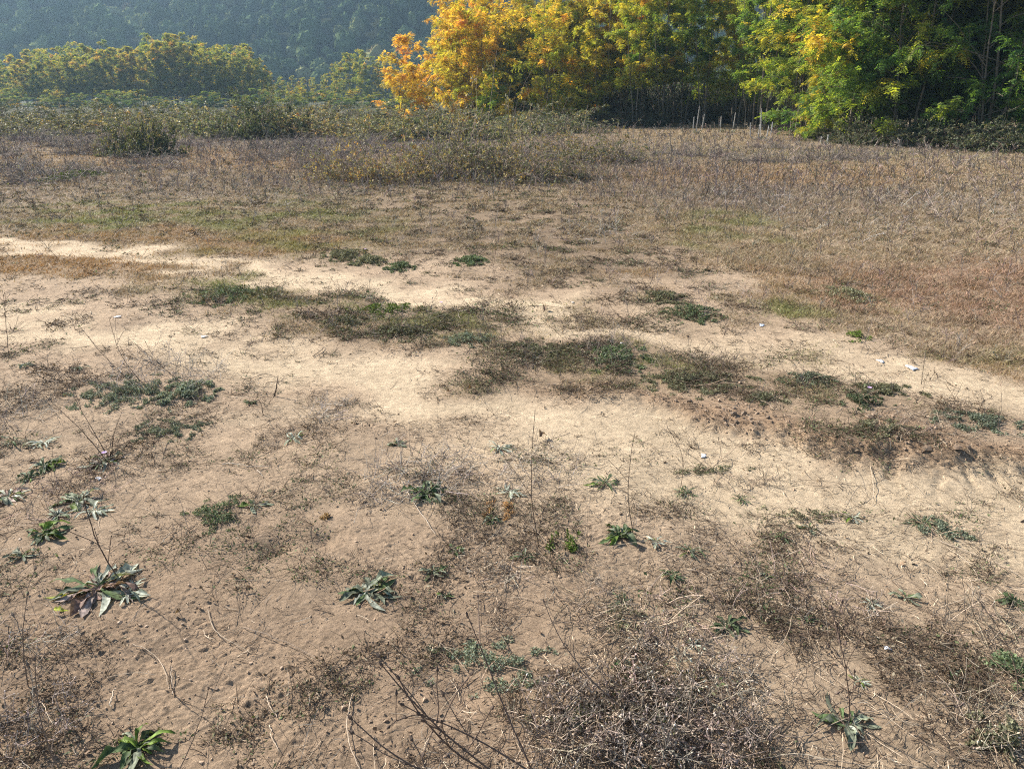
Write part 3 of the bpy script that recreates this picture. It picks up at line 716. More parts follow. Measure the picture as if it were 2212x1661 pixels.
def ground_cover():
    mb = MB(); tb = MB()
    x, y = scatter(86000, 1.25, 21, bias=.9); m = masks(x, y)
    n1 = fbm(x * 2.4, y * 2.4, 131, 3)
    pr = np.clip(1.25 * m['med'] + .9 * m['centre'] + .12 * m['right'] + .2 + .22 * (m['v'] > 950) * sstep(600, 1300, m['u']) + .35 * np.exp(-((m['dn'] - .62) / .15) ** 2) * (m['sn'] > 0) * sstep(1300, 1600, m['u']) + .3 * (m['v'] > 650) * sstep(700, 200, m['u']) * sstep(1150, 950, m['v']), 0, 1) * sstep(-.1, .35, n1 + .18 * m['med']) * (1 - .85 * np.clip(m['trn'] * 1.1 + m['trf'], 0, 1))
    keep = rng.random(len(x)) < pr; x, y = x[keep], y[keep]; med = m['med'][keep]; n = len(x); r = np.hypot(x, y)
    kind = pn(x * 1.7, y * 1.7, 141) + rng.normal(size=n) * .3 + .25 * med
    rad_ = rng.gamma(2.2, .013, n) * (1 + .7 * med) + .009
    for q in range(22):
        k = rng.random(n) < (.55 + .45 * med); xx, yy, rr_, kk = x[k], y[k], rad_[k], kind[k]; nn = len(xx)
        a = rng.uniform(0, 6.28, nn); d_ = rr_ * rng.random(nn) ** .7
        bx, by = xx + np.cos(a) * d_ * 1.2, yy + np.sin(a) * d_
        z = H(bx, by) + rng.random(nn) * rr_ * .45 * (1 - d_ / rr_ * .7)
        D = nrm(np.stack([np.cos(a), np.sin(a), rng.normal(size=nn) * .45 + .15], -1) + rng.normal(size=(nn, 3)) * .45); N = nrm(rng.normal(size=(nn, 3)) * .55 + [0, 0, 1])
        l = rng.uniform(.6, 1.5, nn) * np.maximum(.007, .0016 * np.hypot(xx, yy)) * (1 + rr_ * 8)
        g = sstep(-.2, .25, kk)[:, None]
        c = (np.array([.125, .092, .06]) * (1 - g) + np.array([.09, .12, .048]) * g) * rng.uniform(.45, 1.6, (nn, 1))
        c = np.where(rng.random((nn, 1)) < .14, np.array([.30, .26, .18]), c)
        mb.quads(leafquads(np.stack([bx, by, z], -1), D, N, l, l * rng.uniform(.3, .6, nn)), c)
    for q in range(5):
        a = rng.uniform(0, 6.28, n); D = nrm(np.stack([np.cos(a), np.sin(a), np.abs(rng.normal(size=n)) * .5], -1))
        A = arc(np.stack([x, y, H(x, y)], -1), D, rad_ * rng.uniform(.8, 2.0, n), 4, .1, .2)
        mb.tubes(A, np.repeat(np.maximum(.0006, .0002 * r)[:, None], 4, 1), np.array([.11, .075, .05]) * rng.uniform(.5, 1.8, (n, 1)), 3)
    tag(mb.build("ground_cover", M_GRASS), "tiny dull green and brown sprigs of low weeds spread over the bare soil", "ground cover", kind='stuff')
ground_cover()
def litter():
    mb = MB()
    x, y = scatter(125000, 1.15, 16, bias=.9); m = masks(x, y)
    n1 = fbm(x * 3.0, y * 3.0, 151, 3)
    pr = np.clip(.06 + .9 * sstep(-.1, .55, n1) + .25 * sstep(1100, 1500, m['u']) * (m['v'] > 950), 0, 1) * (1 - .72 * np.clip(m['trn'] + .9 * m['trf'], 0, 1)) * (1 - .8 * m['right'])
    pr = pr * (1 - .8 * sstep(1100, 1250, m['v']) * sstep(1050, 750, m['u']))
    keep = rng.random(len(x)) < pr; x, y = x[keep], y[keep]; n = len(x); r = np.hypot(x, y); z = H(x, y)
    a = rng.uniform(0, 2 * np.pi, n); L = rng.gamma(1.6, .013, n) + .008 + .0015 * r
    k = 4; t = np.linspace(-.5, .5, k); bend = rng.normal(size=n) * .2
    ax = a[:, None] + bend[:, None] * t * 2
    X = x[:, None] + np.cos(ax) * L[:, None] * t; Y = y[:, None] + np.sin(ax) * L[:, None] * t
    w_ = np.maximum(.0007, .00022 * r) * rng.uniform(.7, 1.6, n)
    Z = H(X, Y) + w_[:, None] + .002 + np.abs(rng.normal(size=(n, 1))) * .004 + rng.normal(size=(n, 1)) * L[:, None] * t * .35 * (rng.random((n, 1)) < .4)
    pale = rng.random(n) < .25
    c = np.where(pale[:, None], np.array([.48, .38, .27]), np.array([.095, .065, .045])) * rng.uniform(.6, 1.3, (n, 1))
    mb.tubes(np.stack([X, Y, Z], -1), w_[:, None] * np.array([.8, 1, 1, .6]), c, 3)
    x, y = scatter(5200, 1.2, 9); m = masks(x, y)
    kk = rng.random(len(x)) < np.clip(.25 + .75 * sstep(900, 1400, m['u']) * (m['v'] > 900) + .3 * (m['u'] < 500) * (m['v'] > 750), 0, 1) * (1 - .8 * m['trn']) * (1 - m['trf']) * sstep(-.5, .4, fbm(x * 1.6, y * 1.6, 181, 2)) * (1 - .9 * m['right'])
    x, y = x[kk], y[kk]; n = len(x); r = np.hypot(x, y); a = rng.uniform(0, 6.28, n)
    D = nrm(np.stack([np.cos(a), np.sin(a), np.abs(rng.normal(size=n)) * .25 + .03], -1))
    A = arc(np.stack([x, y, H(x, y)], -1), D, rng.gamma(3, .035, n) + .03, 7, .05, .07)
    hz_ = H(A[..., 0], A[..., 1]) + .0015; A[..., 2] = np.maximum(A[..., 2], hz_)
    mb.tubes(A, np.maximum(.0006, .0002 * r)[:, None] * np.linspace(1.2, .7, 7), np.where(rng.random((n, 1)) < .5, np.array([.46, .37, .27]), np.array([.14, .10, .075])) * rng.uniform(.7, 1.2, (n, 1)), 3)
    # curled leaf crumbs
    x, y = scatter(25000, 1.15, 11); kk = rng.random(len(x)) < sstep(-.1, .7, fbm(x * 2.1, y * 2.1, 171, 3)) * .6; x, y = x[kk], y[kk]; n = len(x); r = np.hypot(x, y); z = H(x, y)
    D = nrm(rng.normal(size=(n, 3)) * [1, 1, .5]); N = rv(n); l = (.003 + rng.gamma(1.5, .0028, n)) * (1 + .12 * r)
    mb.quads(leafquads(np.stack([x, y, z + .003], -1), D, N, l, l * .6), np.array([.17, .115, .075]) * rng.uniform(.5, 1.9, (n, 1)))
    tag(mb.build("dead_litter", M_DRY), "dead stems and crumbled brown leaves strewn on the bare soil", "litter", kind='stuff')
litter()
def clods():
    mb = MB()
    t_ = (1 + 5 ** .5) / 2
    iv = np.array([(-1, t_, 0), (1, t_, 0), (-1, -t_, 0), (1, -t_, 0), (0, -1, t_), (0, 1, t_), (0, -1, -t_), (0, 1, -t_), (t_, 0, -1), (t_, 0, 1), (-t_, 0, -1), (-t_, 0, 1)]) / 1.9
    it = np.array([(0, 11, 5), (0, 5, 1), (0, 1, 7), (0, 7, 10), (0, 10, 11), (1, 5, 9), (5, 11, 4), (11, 10, 2), (10, 7, 6), (7, 1, 8), (3, 9, 4), (3, 4, 2), (3, 2, 6), (3, 6, 8), (3, 8, 9), (4, 9, 5), (2, 4, 11), (6, 2, 10), (8, 6, 7), (9, 8, 1)])
    x, y = scatter(70000, 1.1, 9, bias=.85); m = masks(x, y)
    bankz = np.exp(-((m['dn'] - .45) / .16) ** 2) * (m['sn'] > 0) * sstep(1000, 1500, m['u'])
    pr = np.clip(.14 + .14 * sstep(1000, 1250, m['v']) * sstep(1300, 700, m['u']) + 1.0 * bankz, 0, 1) * (1 - .8 * m['trn']) * (1 - .8 * m['trf'])
    keep = rng.random(len(x)) < pr; x, y = x[keep], y[keep]; bk = bankz[keep]; n = len(x); z = H(x, y)
    s_ = np.exp(rng.normal(size=n) * .5) * .0019 * (1 + 1.7 * bk)
    V = iv[None] * rng.uniform(.45, 1.35, (n, 12, 1)) * (s_[:, None, None] * rng.uniform(.7, 1.3, (n, 1, 3)))
    V[..., 2] *= .7; V = V + np.stack([x, y, z + s_ * .3], -1)[:, None, :]
    c = np.array([.33, .23, .15]) * rng.uniform(.7, 1.2, (n, 1)) * (1 - .3 * bk[:, None])
    mb.add(V, np.repeat(c, 12, 0), tris=(it[None] + (np.arange(n) * 12)[:, None, None]).reshape(-1, 3))
    tag(mb.build("soil_crumbs", M_PLAIN), "loose crumbs and small clods of dry tan earth", "soil crumbs", kind='stuff')
clods()

# ---------------------------------------------------------------- single weeds of the foreground
GREEN = np.array([.08, .12, .045]); GREY = np.array([.17, .19, .13]); SILV = np.array([.33, .35, .28]); YEL = np.array([.26, .28, .03]); BRN = np.array([.22, .14, .11]); LIME = np.array([.14, .21, .035]); DKG = np.array([.068, .09, .045])
def leaf_blade(mb, base, az, L, W, rise, droop, col, wave=.25, fold=.18):
    k = 7; t = np.linspace(0, 1, k)
    fw = L * (t - .1 * t ** 3); z = L * (rise * np.sin(t * 2.4) * .6 - droop * t * t * .3)
    prof = np.sin(np.clip(t * .94 + .06, 0, 1) * np.pi) ** .8 * (.25 + 1.0 * t); prof = prof * rng.uniform(.78, 1.15, k); prof[-1] = .03; prof[0] = .12
    ca, sa = math.cos(az), math.sin(az)
    curve = rng.normal() * .3 * L * t * t
    ctr = np.stack([base[0] + fw * ca - curve * sa, base[1] + fw * sa + curve * ca, base[2] + z], -1)
    S = np.array([-sa, ca, 0]); rows = []
    wv = rng.normal(size=(k, 2)) * wave * W * .8
    for q in (-1, -.5, 0, .5, 1):
        off = S * (prof[:, None] * W * .5 * q); up = prof * W * fold * abs(q) + (wv[:, 0] if q < 0 else wv[:, 1]) * abs(q) * prof * 1.3
        rows.append(ctr + off + np.stack([0 * t, 0 * t, up], -1))
    V = np.stack(rows, 1)
    V[..., 2] = np.maximum(V[..., 2], base[2] + .002 + .001 * rng.random())
    i = (np.arange(k - 1)[:, None] * 5 + np.arange(4)[None, :]); f = np.stack([i, i + 1, i + 6, i + 5], -1).reshape(-1, 4)
    c = np.broadcast_to(col, (k, 5, 3)).copy(); c[:, 2] *= 1.3; c *= rng.uniform(.75, 1.25, (k, 5, 1)); 
    mb.add(V.reshape(-1, 3), c.reshape(-1, 3), quads=f)
def loc_of(px, py, dz=0):
    x, y = P(px, py); return (x, y, Hs(x, y) + dz)
def rosette(px, py, rpx, style, label, flower=False, yellow=False):
    m_ = mpp(px, py); R = rpx * m_; L0 = loc_of(px, py)
    r = root("rosette_weed", label, "weed", L0)
    mb = MB()
    S = dict(broad=(26, .26, .45, [GREY, GREY * .7, GREEN, SILV * .8, GREY * 1.15], .30), dead=(46, .2, .5, [GREY, BRN, SILV, BRN * .8, SILV * .9, GREEN * .8, np.array([.36, .28, .24])], .4),
             green=(30, .27, .8, [GREEN, GREEN * .8, GREY, LIME * .8, DKG], .35), silver=(24, .17, .55, [SILV, SILV * 1.2, GREY], .2),
             narrow=(26, .12, .7, [GREEN, DKG, GREY * .8], .2), small=(13, .3, .6, [GREEN * .9, GREY * .8, GREY], .3), dark=(28, .22, .75, [DKG, GREEN * .7, DKG * 1.4], .3))[style]
    n, wr, rise, cols, wave = S
    for q in range(n):
        az = q * 2.4 + rng.normal() * .25; L = R * rng.uniform(.4, 1.12) * (1 if q < n * .7 else .6)
        c = cols[rng.integers(len(cols))] * rng.uniform(.8, 1.25)
        if rng.random() < .035: c = YEL * .8 if yellow else LIME * .8
        leaf_blade(mb, (rng.normal() * R * .06, rng.normal() * R * .06, .002), az, L, L * wr * rng.uniform(.8, 1.3), rise * rng.uniform(.05, .9) * (1 if q < n * .75 else 1.6), rng.uniform(.2, 1.2), c, wave)
    if yellow: leaf_blade(mb, (-.03, -R * .75, .006), 3.3, .055, .02, .3, .2, YEL * 1.3)
    mb.build("leaves", M_LEAF, r, smooth=True)
    # withered bits at the crown
    tb = MB(); n = 14; b = rng.normal(size=(n, 3)) * [R * .2, R * .2, 0] + [0, 0, .003]; d = nrm(rng.normal(size=(n, 3)) * [1, 1, .5]); d[:, 2] = np.abs(d[:, 2])
    tb.tubes(arc(b, d, rng.uniform(.2, .7, n) * R, 4, .15, .2), np.full((n, 4), .0009), np.array([.2, .13, .09]) * rng.uniform(.5, 1.8, (n, 1)), 3)
    tb.build("dry_stems", M_DRY, r)
    if flower: add_flower(r, (R * .2, -R * .1, .06))
    return r
PINK = np.array([.62, .42, .72])
def add_flower(r, at, col=PINK, s=.011):
    fb = MB(); sb = MB(); at = np.array(at); n = 11; a = np.arange(n) * 2 * np.pi / n
    D = np.stack([np.cos(a), np.sin(a), np.full(n, .35)], -1); D = nrm(D); N = np.tile([0, 0, 1.], (n, 1)) + D * -.3
    fb.quads(leafquads(np.tile(at, (n, 1)), D, nrm(N), np.full(n, s * 1.25), np.full(n, s * .7)), col)
    fb.build("flower", M_LEAF, r)
    sb.tubes(np.stack([np.array([at[0] * .6, at[1] * .6, 0]), at * [.8, .8, .5], at])[None], np.full((1, 3), .001), np.array([[.1, .12, .06]]), 4)
    sb.build("flower_stalk", M_DRY, r)
def mat(px, py, ru, rv_, col, label, dens=1.0, hgt=.03, lsz=.007, flower=None, name="creeping_weed", stems=12):
    m_ = mpp(px, py); A = ru * m_; gy_ = (P(px, py - rv_)[1] - P(px, py + rv_)[1]) / 2
    L0 = loc_of(px, py); r = root(name, label, "weed", L0)
    if py < 760: dens *= .6
    n = int(dens * np.clip(A * gy_ / .01 * 480, 220, 2400))
    a = rng.uniform(0, 2 * np.pi, n * 3); q = rng.random(n * 3) ** .55 * 1.25
    x = np.cos(a) * q * A; y = np.sin(a) * q * gy_
    nn = fbm((x + L0[0]) * 14, (y + L0[1]) * 14, 161, 2); keep = nn > -.28 + q * .62; x, y, nn, q = x[keep][:n], y[keep][:n], nn[keep][:n], q[keep][:n]; n = len(x)
    z = H(x + L0[0], y + L0[1]) - L0[2] + rng.random(n) * hgt * np.clip(1.1 - q, .15, 1)
    B = np.stack([x, y, z], -1); mb = MB()
    tone = rng.uniform(.4, 1.8, n) * (1 + .3 * np.clip(nn, -1, 1))
    for k in range(4):
        D = nrm(rng.normal(size=(n, 3)) + [0, 0, .3]); N = nrm(rng.normal(size=(n, 3)) * .6 + [0, 0, 1]); l = rng.uniform(.6, 1.4, n) * max(lsz, m_ * 3.2)
        mb.quads(leafquads(B, D, N, l, l * .55), col * tone[:, None])
    mb.build("leaves", M_GRASS, r)
    tb = MB(); k = stems; b = np.stack([rng.normal(size=k) * A * .3, rng.normal(size=k) * gy_ * .3, np.full(k, .0)], -1); d = nrm(rng.normal(size=(k, 3)) * [1, 1, .25] + [0, 0, .25])
    tb.tubes(arc(b, d, rng.uniform(.5, 1.4, k) * A, 5, .08, .15), np.full((k, 5), .0011), np.array([.22, .16, .115]) * rng.uniform(.6, 1.8, (k, 1)), 3)
    tb.build("dry_stems", M_DRY, r)
    if flower: add_flower(r, flower)
    return r
for a in [(215, 1275, 108, 'dead', "largest rosette, half withered with grey and pinkish leaves and one yellow leaf, lower left", False, True),
          (300, 1618, 88, 'green', "bright green broad leaved rosette at the bottom left of the photo"),
          (795, 1283, 74, 'broad', "grey green rosette with long pale leaves alone on the bare brown soil"),
          (635, 945, 38, 'silver', "small silvery white rosette of narrow leaves beside the pale track"),
          (548, 1098, 38, 'small', "few pale leaves, one heart shaped, touching the feathery mat on the left"),
          (935, 1240, 42, 'small', "small green rosette right above the lone grey green rosette"),
          (1132, 1210, 36, 'narrow', "small star shaped green rosette left of the yellow green seedling patch"),
          (1338, 1166, 54, 'green', "dark green rosette at the foot of the right tall thin stalk"),
          (1308, 1046, 46, 'narrow', "dark green tufted rosette at the lower edge of the pale track"),
          (920, 1072, 58, 'green', "green rosette under dead stems in the middle of the foreground"),
          (1572, 1357, 52, 'dark', "dark green leafy weed above the dense brown seed head brush"),
          (1956, 1292, 36, 'small', "weed with a few rounded teal leaves at the right of the foreground"),
          (1832, 1568, 76, 'broad', "rosette of long grey green leaves with a tall stalk, lower right"),
          (2056, 1451, 34, 'small', "small teal leaved weed in the shaded soil at the lower right"),
          (2190, 1300, 48, 'dark', "green weed cut by the right edge of the photo"),
          (92, 956, 40, 'silver', "flat whitish leaved weed near the left edge above the flowering weed"),
          (98, 1163, 62, 'green', "weed with bright green and dark leaves near the left edge"),
          (52, 1205, 36, 'small', "single long grey leaf weed lowest at the left edge"),
          (172, 1086, 62, 'broad', "whitish green rosette in the left weed cluster"),
          (100, 1008, 42, 'green', "small green weed left of the flowering weed"),
          (222, 1000, 54, 'dead', "flattened grey rosette with a lilac flower at the left", True),
          (1842, 1112, 36, 'silver', "grey green leafed weed on pale soil at the right below the rut bank"),
          (1995, 1122, 52, 'narrow', "loose olive weed with long trailing stems at the right"),
          (1748, 1142, 34, 'small', "small green weed left of the grey green one at the right"),
          (1745, 1342, 26, 'small', "tiny teal weed between the dark leafy weed and the rounded teal one"),
          (1452, 1250, 36, 'dark', "small dark weed right below the dark green rosette"),
          (1490, 1195, 40, 'narrow', "spiky green weed right of the dark green rosette"),
          (1652, 1246, 18, 'small', "tiny bright teal seedling in the right foreground"),
          (1478, 1062, 36, 'narrow', "grey green tuft right of the dark tufted rosette"),
          (985, 1190, 34, 'small', "few dark leaves beneath a bare stalk, left of the star shaped rosette"),
          (1100, 1068, 40, 'silver', "grey leaved weed above the tan moss tuft"),
          (1080, 972, 38, 'silver', "pale weed under dry stems by the pale track centre"),
          (862, 962, 28, 'small', "small green weed with a pale leaf left above the dead stem patch"),
          (1345, 1440, 26, 'small', "green weed poking from the left of the seed head brush"),
          (1590, 1480, 20, 'small', "small weed at the right of the seed head brush"),
          (175, 800, 22, 'small', "bright green seedling on the left above the grey weed patch"),
          (62, 795, 26, 'small', "bright yellow green seedling at the left edge"),
          (1858, 1475, 30, 'silver', "flattened stringy grey weed above the tall seed stalk at the lower right"),
          (1020, 1392, 24, 'small', "green leaf pair just above the grey creeping mat"),
          (540, 868, 20, 'small', "little green seedling below the upright bent twig"),
          (28, 958, 46, 'narrow', "dark tufted weed cut by the left edge, beside the flat whitish weed"),
          (20, 1075, 50, 'dead', "withered pale leaves at the left edge above the bright green leaved weed"),
          (205, 1110, 44, 'silver', "scattered grey leaves at the lower right of the left cluster"),
          (128, 1120, 40, 'broad', "grey green leaves between the two larger weeds of the left cluster"),
          (60, 1035, 34, 'dark', "dark leaves at the top of the left weed cluster"),
          (275, 1285, 60, 'silver', "pale broken leaves spreading from the right of the largest rosette"),
          (1415, 1180, 34, 'silver', "grey leaves just right of the dark green rosette with the tall stalk"),
          (1600, 1075, 30, 'narrow', "small olive tuft on pale soil right of the grey green tuft"),
          (1690, 1165, 34, 'narrow', "olive tuft left of the small green weed at the right"),
          (1880, 1310, 34, 'silver', "flat grey leaved weed left of the rounded teal leaved one"),
          (1500, 1395, 30, 'silver', "grey leaves in the top of the seed head brush"),
          (960, 1290, 22, 'small', "tiny weed right of the lone grey green rosette"),
          (1345, 1300, 34, 'narrow', "olive tuft below the dark green rosette"),
          (1060, 1130, 26, 'green', "lime green leaves beside the orange tan moss tuft")]:
    rosette(*a)
OLV = np.array([.145, .145, .085]); GG = np.array([.15, .175, .12])
for a in [(1050, 1432, 130, 52, GG * 1.25, "knobbly grey green creeping mat in the lower middle foreground", 1.5, .03, .006),
          (470, 1115, 66, 36, DKG * 1.5, "feathery dark green mat alone on the brown soil, left", 1.3, .03, .006),
          (1222, 1178, 48, 32, LIME * .75, "yellow green seedling patch in the centre foreground", 1.0, .04, .009),
          (270, 850, 110, 34, GG, "large grey green weed patch under dead stems, left", 1.2, .04, .007),
          (400, 850, 62, 30, GG * 1.3, "silvery green weed clump at the right of the large left patch", 1.0, .05, .01),
          (365, 926, 80, 24, GG * .9, "flat grey green mat below the large left patch", 1.2, .02, .006),
          (1330, 775, 72, 34, DKG * 1.8, "dark green leafy mat between the two tracks, the largest one", 1.3, .05, .009),
          (1500, 832, 120, 32, OLV, "olive weed mat along the strip between the tracks, right of the largest dark one", 1.2, .04, .008),
          (1640, 873, 60, 16, OLV * .9, "low olive weed on the edge of the rut bank", 1, .03, .008),
          (1170, 765, 80, 28, OLV, "olive weed patch left of the largest dark mat", 1, .03, .008),
          (1750, 830, 60, 20, GG * .9, "grey green weed on the right part of the strip between the tracks", 1, .04, .008),
          (1900, 850, 90, 20, OLV, "olive weeds spread below the far track at the right", 1, .03, .009),
          (2110, 925, 90, 26, GG * .9, "grey green weed beyond the rut bank at the right edge", 1, .04, .009),
          (1890, 945, 80, 22, OLV, "olive weed just beyond the rut bank, right", 1, .04, .008),
          (2030, 1140, 70, 26, GG, "flattened olive mat with long stems near the right edge", .8, .03, .008),
          (1740, 1110, 90, 24, OLV * 1.1, "thin olive seedling patch on the pale soil, right", .5, .02, .008),
          (500, 640, 90, 20, DKG * 1.5, "dark green weed at the tip of the orange grass strip", 1, .05, .01),
          (745, 700, 60, 18, OLV * .8, "dark brown green weed on the strip, left part", 1, .05, .01),
          (860, 722, 90, 20, OLV * .9, "olive weeds left of the pink flower", 1, .05, .01),
          (1010, 740, 60, 18, GG, "grey green weed right of the pink flower", 1, .05, .01),
          (830, 670, 70, 16, LIME * .6, "light green weed above the pink flower", .8, .04, .01),
          (1020, 563, 40, 12, DKG * 1.6, "bright green clump beyond the far track, centre", 1, .05, .011),
          (745, 550, 50, 14, OLV, "olive clump beyond the far track, left of centre", 1, .06, .011),
          (865, 576, 30, 10, DKG * 1.6, "small green clump right at the far edge of the far track", 1, .05, .011),
          (1495, 680, 60, 18, DKG * 1.4, "green weed tuft just beyond the far track", 1, .06, .011),
          (1430, 645, 50, 14, OLV, "olive weed behind the green tuft beyond the far track", 1, .05, .01),
          (1855, 735, 30, 10, LIME * .8, "bright green clump at the edge of the right grass", 1, .05, .01),
          (1830, 640, 60, 22, OLV * 1.3, "light green clump inside the right grass", 1, .06, .01),
          (160, 385, 50, 10, LIME * .6, "green patch at the foot of the dry weeds, far left", 1, .12, .02),
          (2190, 1460, 46, 60, DKG * 1.6, "green and brown weed clump cut by the lower right edge", 1, .06, .009),
          (1540, 1010, 90, 10, OLV, "thin line of olive weeds along the pale track, right of centre", .7, .02, .007),
          (1245, 1560, 90, 40, OLV, "olive weed under the left of the seed head brush", .8, .03, .007),
          (1340, 1330, 60, 50, OLV * 1.2, "sparse olive seedlings above the seed head brush", .5, .03, .007),
          (2160, 1600, 80, 60, OLV, "mixed grass and weeds in the bottom right corner", 1, .06, .009)]:
    mat(*a)
mat(948, 694, 45, 12, OLV, "weed on the strip between the tracks bearing one pink flower", .9, .06, .01, flower=(.02, 0, .13))
mat(1862, 884, 55, 18, DKG, "dark weed with a pale lilac flower at the right", .9, .05, .009, flower=(.01, -.02, .09))
mat(795, 563, 40, 12, OLV * 1.2, "olive weed with a tiny lilac flower beyond the far track", .9, .06, .011, flower=(-.02, 0, .12))
mat(1086, 1108, 42, 18, np.array([.34, .20, .08]), "orange tan moss tuft in the centre foreground", 1.3, .035, .006, name="moss_tuft", stems=4)
mat(705, 1122, 14, 9, np.array([.30, .20, .09]), "tiny straw coloured tuft on the brown soil, left of centre", .3, .015, .008, name="grass_tuft", stems=22)

# ---- dead brush clumps: thin tangled stems with small seed heads
def seed_heads(mb, E, D, s, c):
    n = len(E); D = nrm(D); U = nrm(np.cross(D, rv(n))); W = np.cross(D, U); s = s[:, None]
    R_ = [E, E + D * s * .9 + U * s * .5, E + D * s * .9 + W * s * .5, E + D * s * .9 - U * s * .5, E + D * s * .9 - W * s * .5, E + D * s * 2.0]
    V = np.stack(R_, 1); T = []
    for k in range(4):
        a, b = 1 + k, 1 + (k + 1) % 4; T += [(0, a, b), (5, b, a)]
    T = np.array(T); mb.add(V.reshape(-1, 3), np.repeat(c, 6, 0), tris=(T[None] + (np.arange(n) * 6)[:, None, None]).reshape(-1, 3))
def brush(px, py, ru, rv_, n, hgt, label, head=.0035, col=(.20, .145, .11), heads=3, dirn=None, name="dead_brush", group=None, rad_=.0011):
    m_ = mpp(px, py); A = ru * m_; gy_ = (P(px, py - rv_)[1] - P(px, py + rv_)[1]) / 2; L0 = loc_of(px, py)
    r = root(name, label, "dry weed", L0, group=group)
    q = np.sqrt(rng.random(n)); a = rng.uniform(0, 6.28, n); x = np.cos(a) * q * A; y = np.sin(a) * q * gy_
    z = H(x + L0[0], y + L0[1]) - L0[2]
    B = np.stack([x, y, z - .003], -1); D = rng.normal(size=(n, 3)) * [1, 1, .55]; D[:, 2] = np.abs(D[:, 2]) + .12
    if dirn is not None: D[:, 0] = D[:, 0] * .5 + dirn[0]; D[:, 1] = D[:, 1] * .5 + dirn[1]
    D = nrm(D); L = rng.uniform(.5, 1.5, n) * hgt
    T = arc(B, D, L, 6, .03, .12)
    T[:, 1:, 2] = np.maximum(T[:, 1:, 2], z[:, None] + .004)
    c = np.array(col) * [1.3, 1.42, 1.45] * rng.uniform(.3, 1.9, (n, 1)) * (1 + rng.normal(size=(n, 3)) * .04)
    tb = MB(); tb.tubes(T, np.full((n, 1), max(rad_, m_ * .28)) * np.linspace(1.1, .6, 6), c, 3)
    ns = n * heads; li = rng.integers(0, n, ns); ti = rng.integers(2, 6, ns); sb = T[li, ti]; sd_ = nrm(T[li, ti] - T[li, ti - 1] + rng.normal(size=(ns, 3)) * .7)
    S = arc(sb, sd_, rng.uniform(.08, .3, ns) * hgt + .005, 3, .0, .2)
    tb.tubes(S, np.full((ns, 3), max(rad_ * .65, m_ * .22)), c[li], 3); tb.build("stems", M_DRY, r, smooth=True)
    sbm = MB(); seed_heads(sbm, S[:, -1], S[:, -1] - S[:, -2], rng.uniform(.7, 1.4, ns) * max(head, m_ * .8), np.clip(c[li] * rng.uniform(.55, 1.5, (ns, 1)), 0, .6)); sbm.build("seed_heads", M_DRY, r)["kind"] = "stuff"
    return r
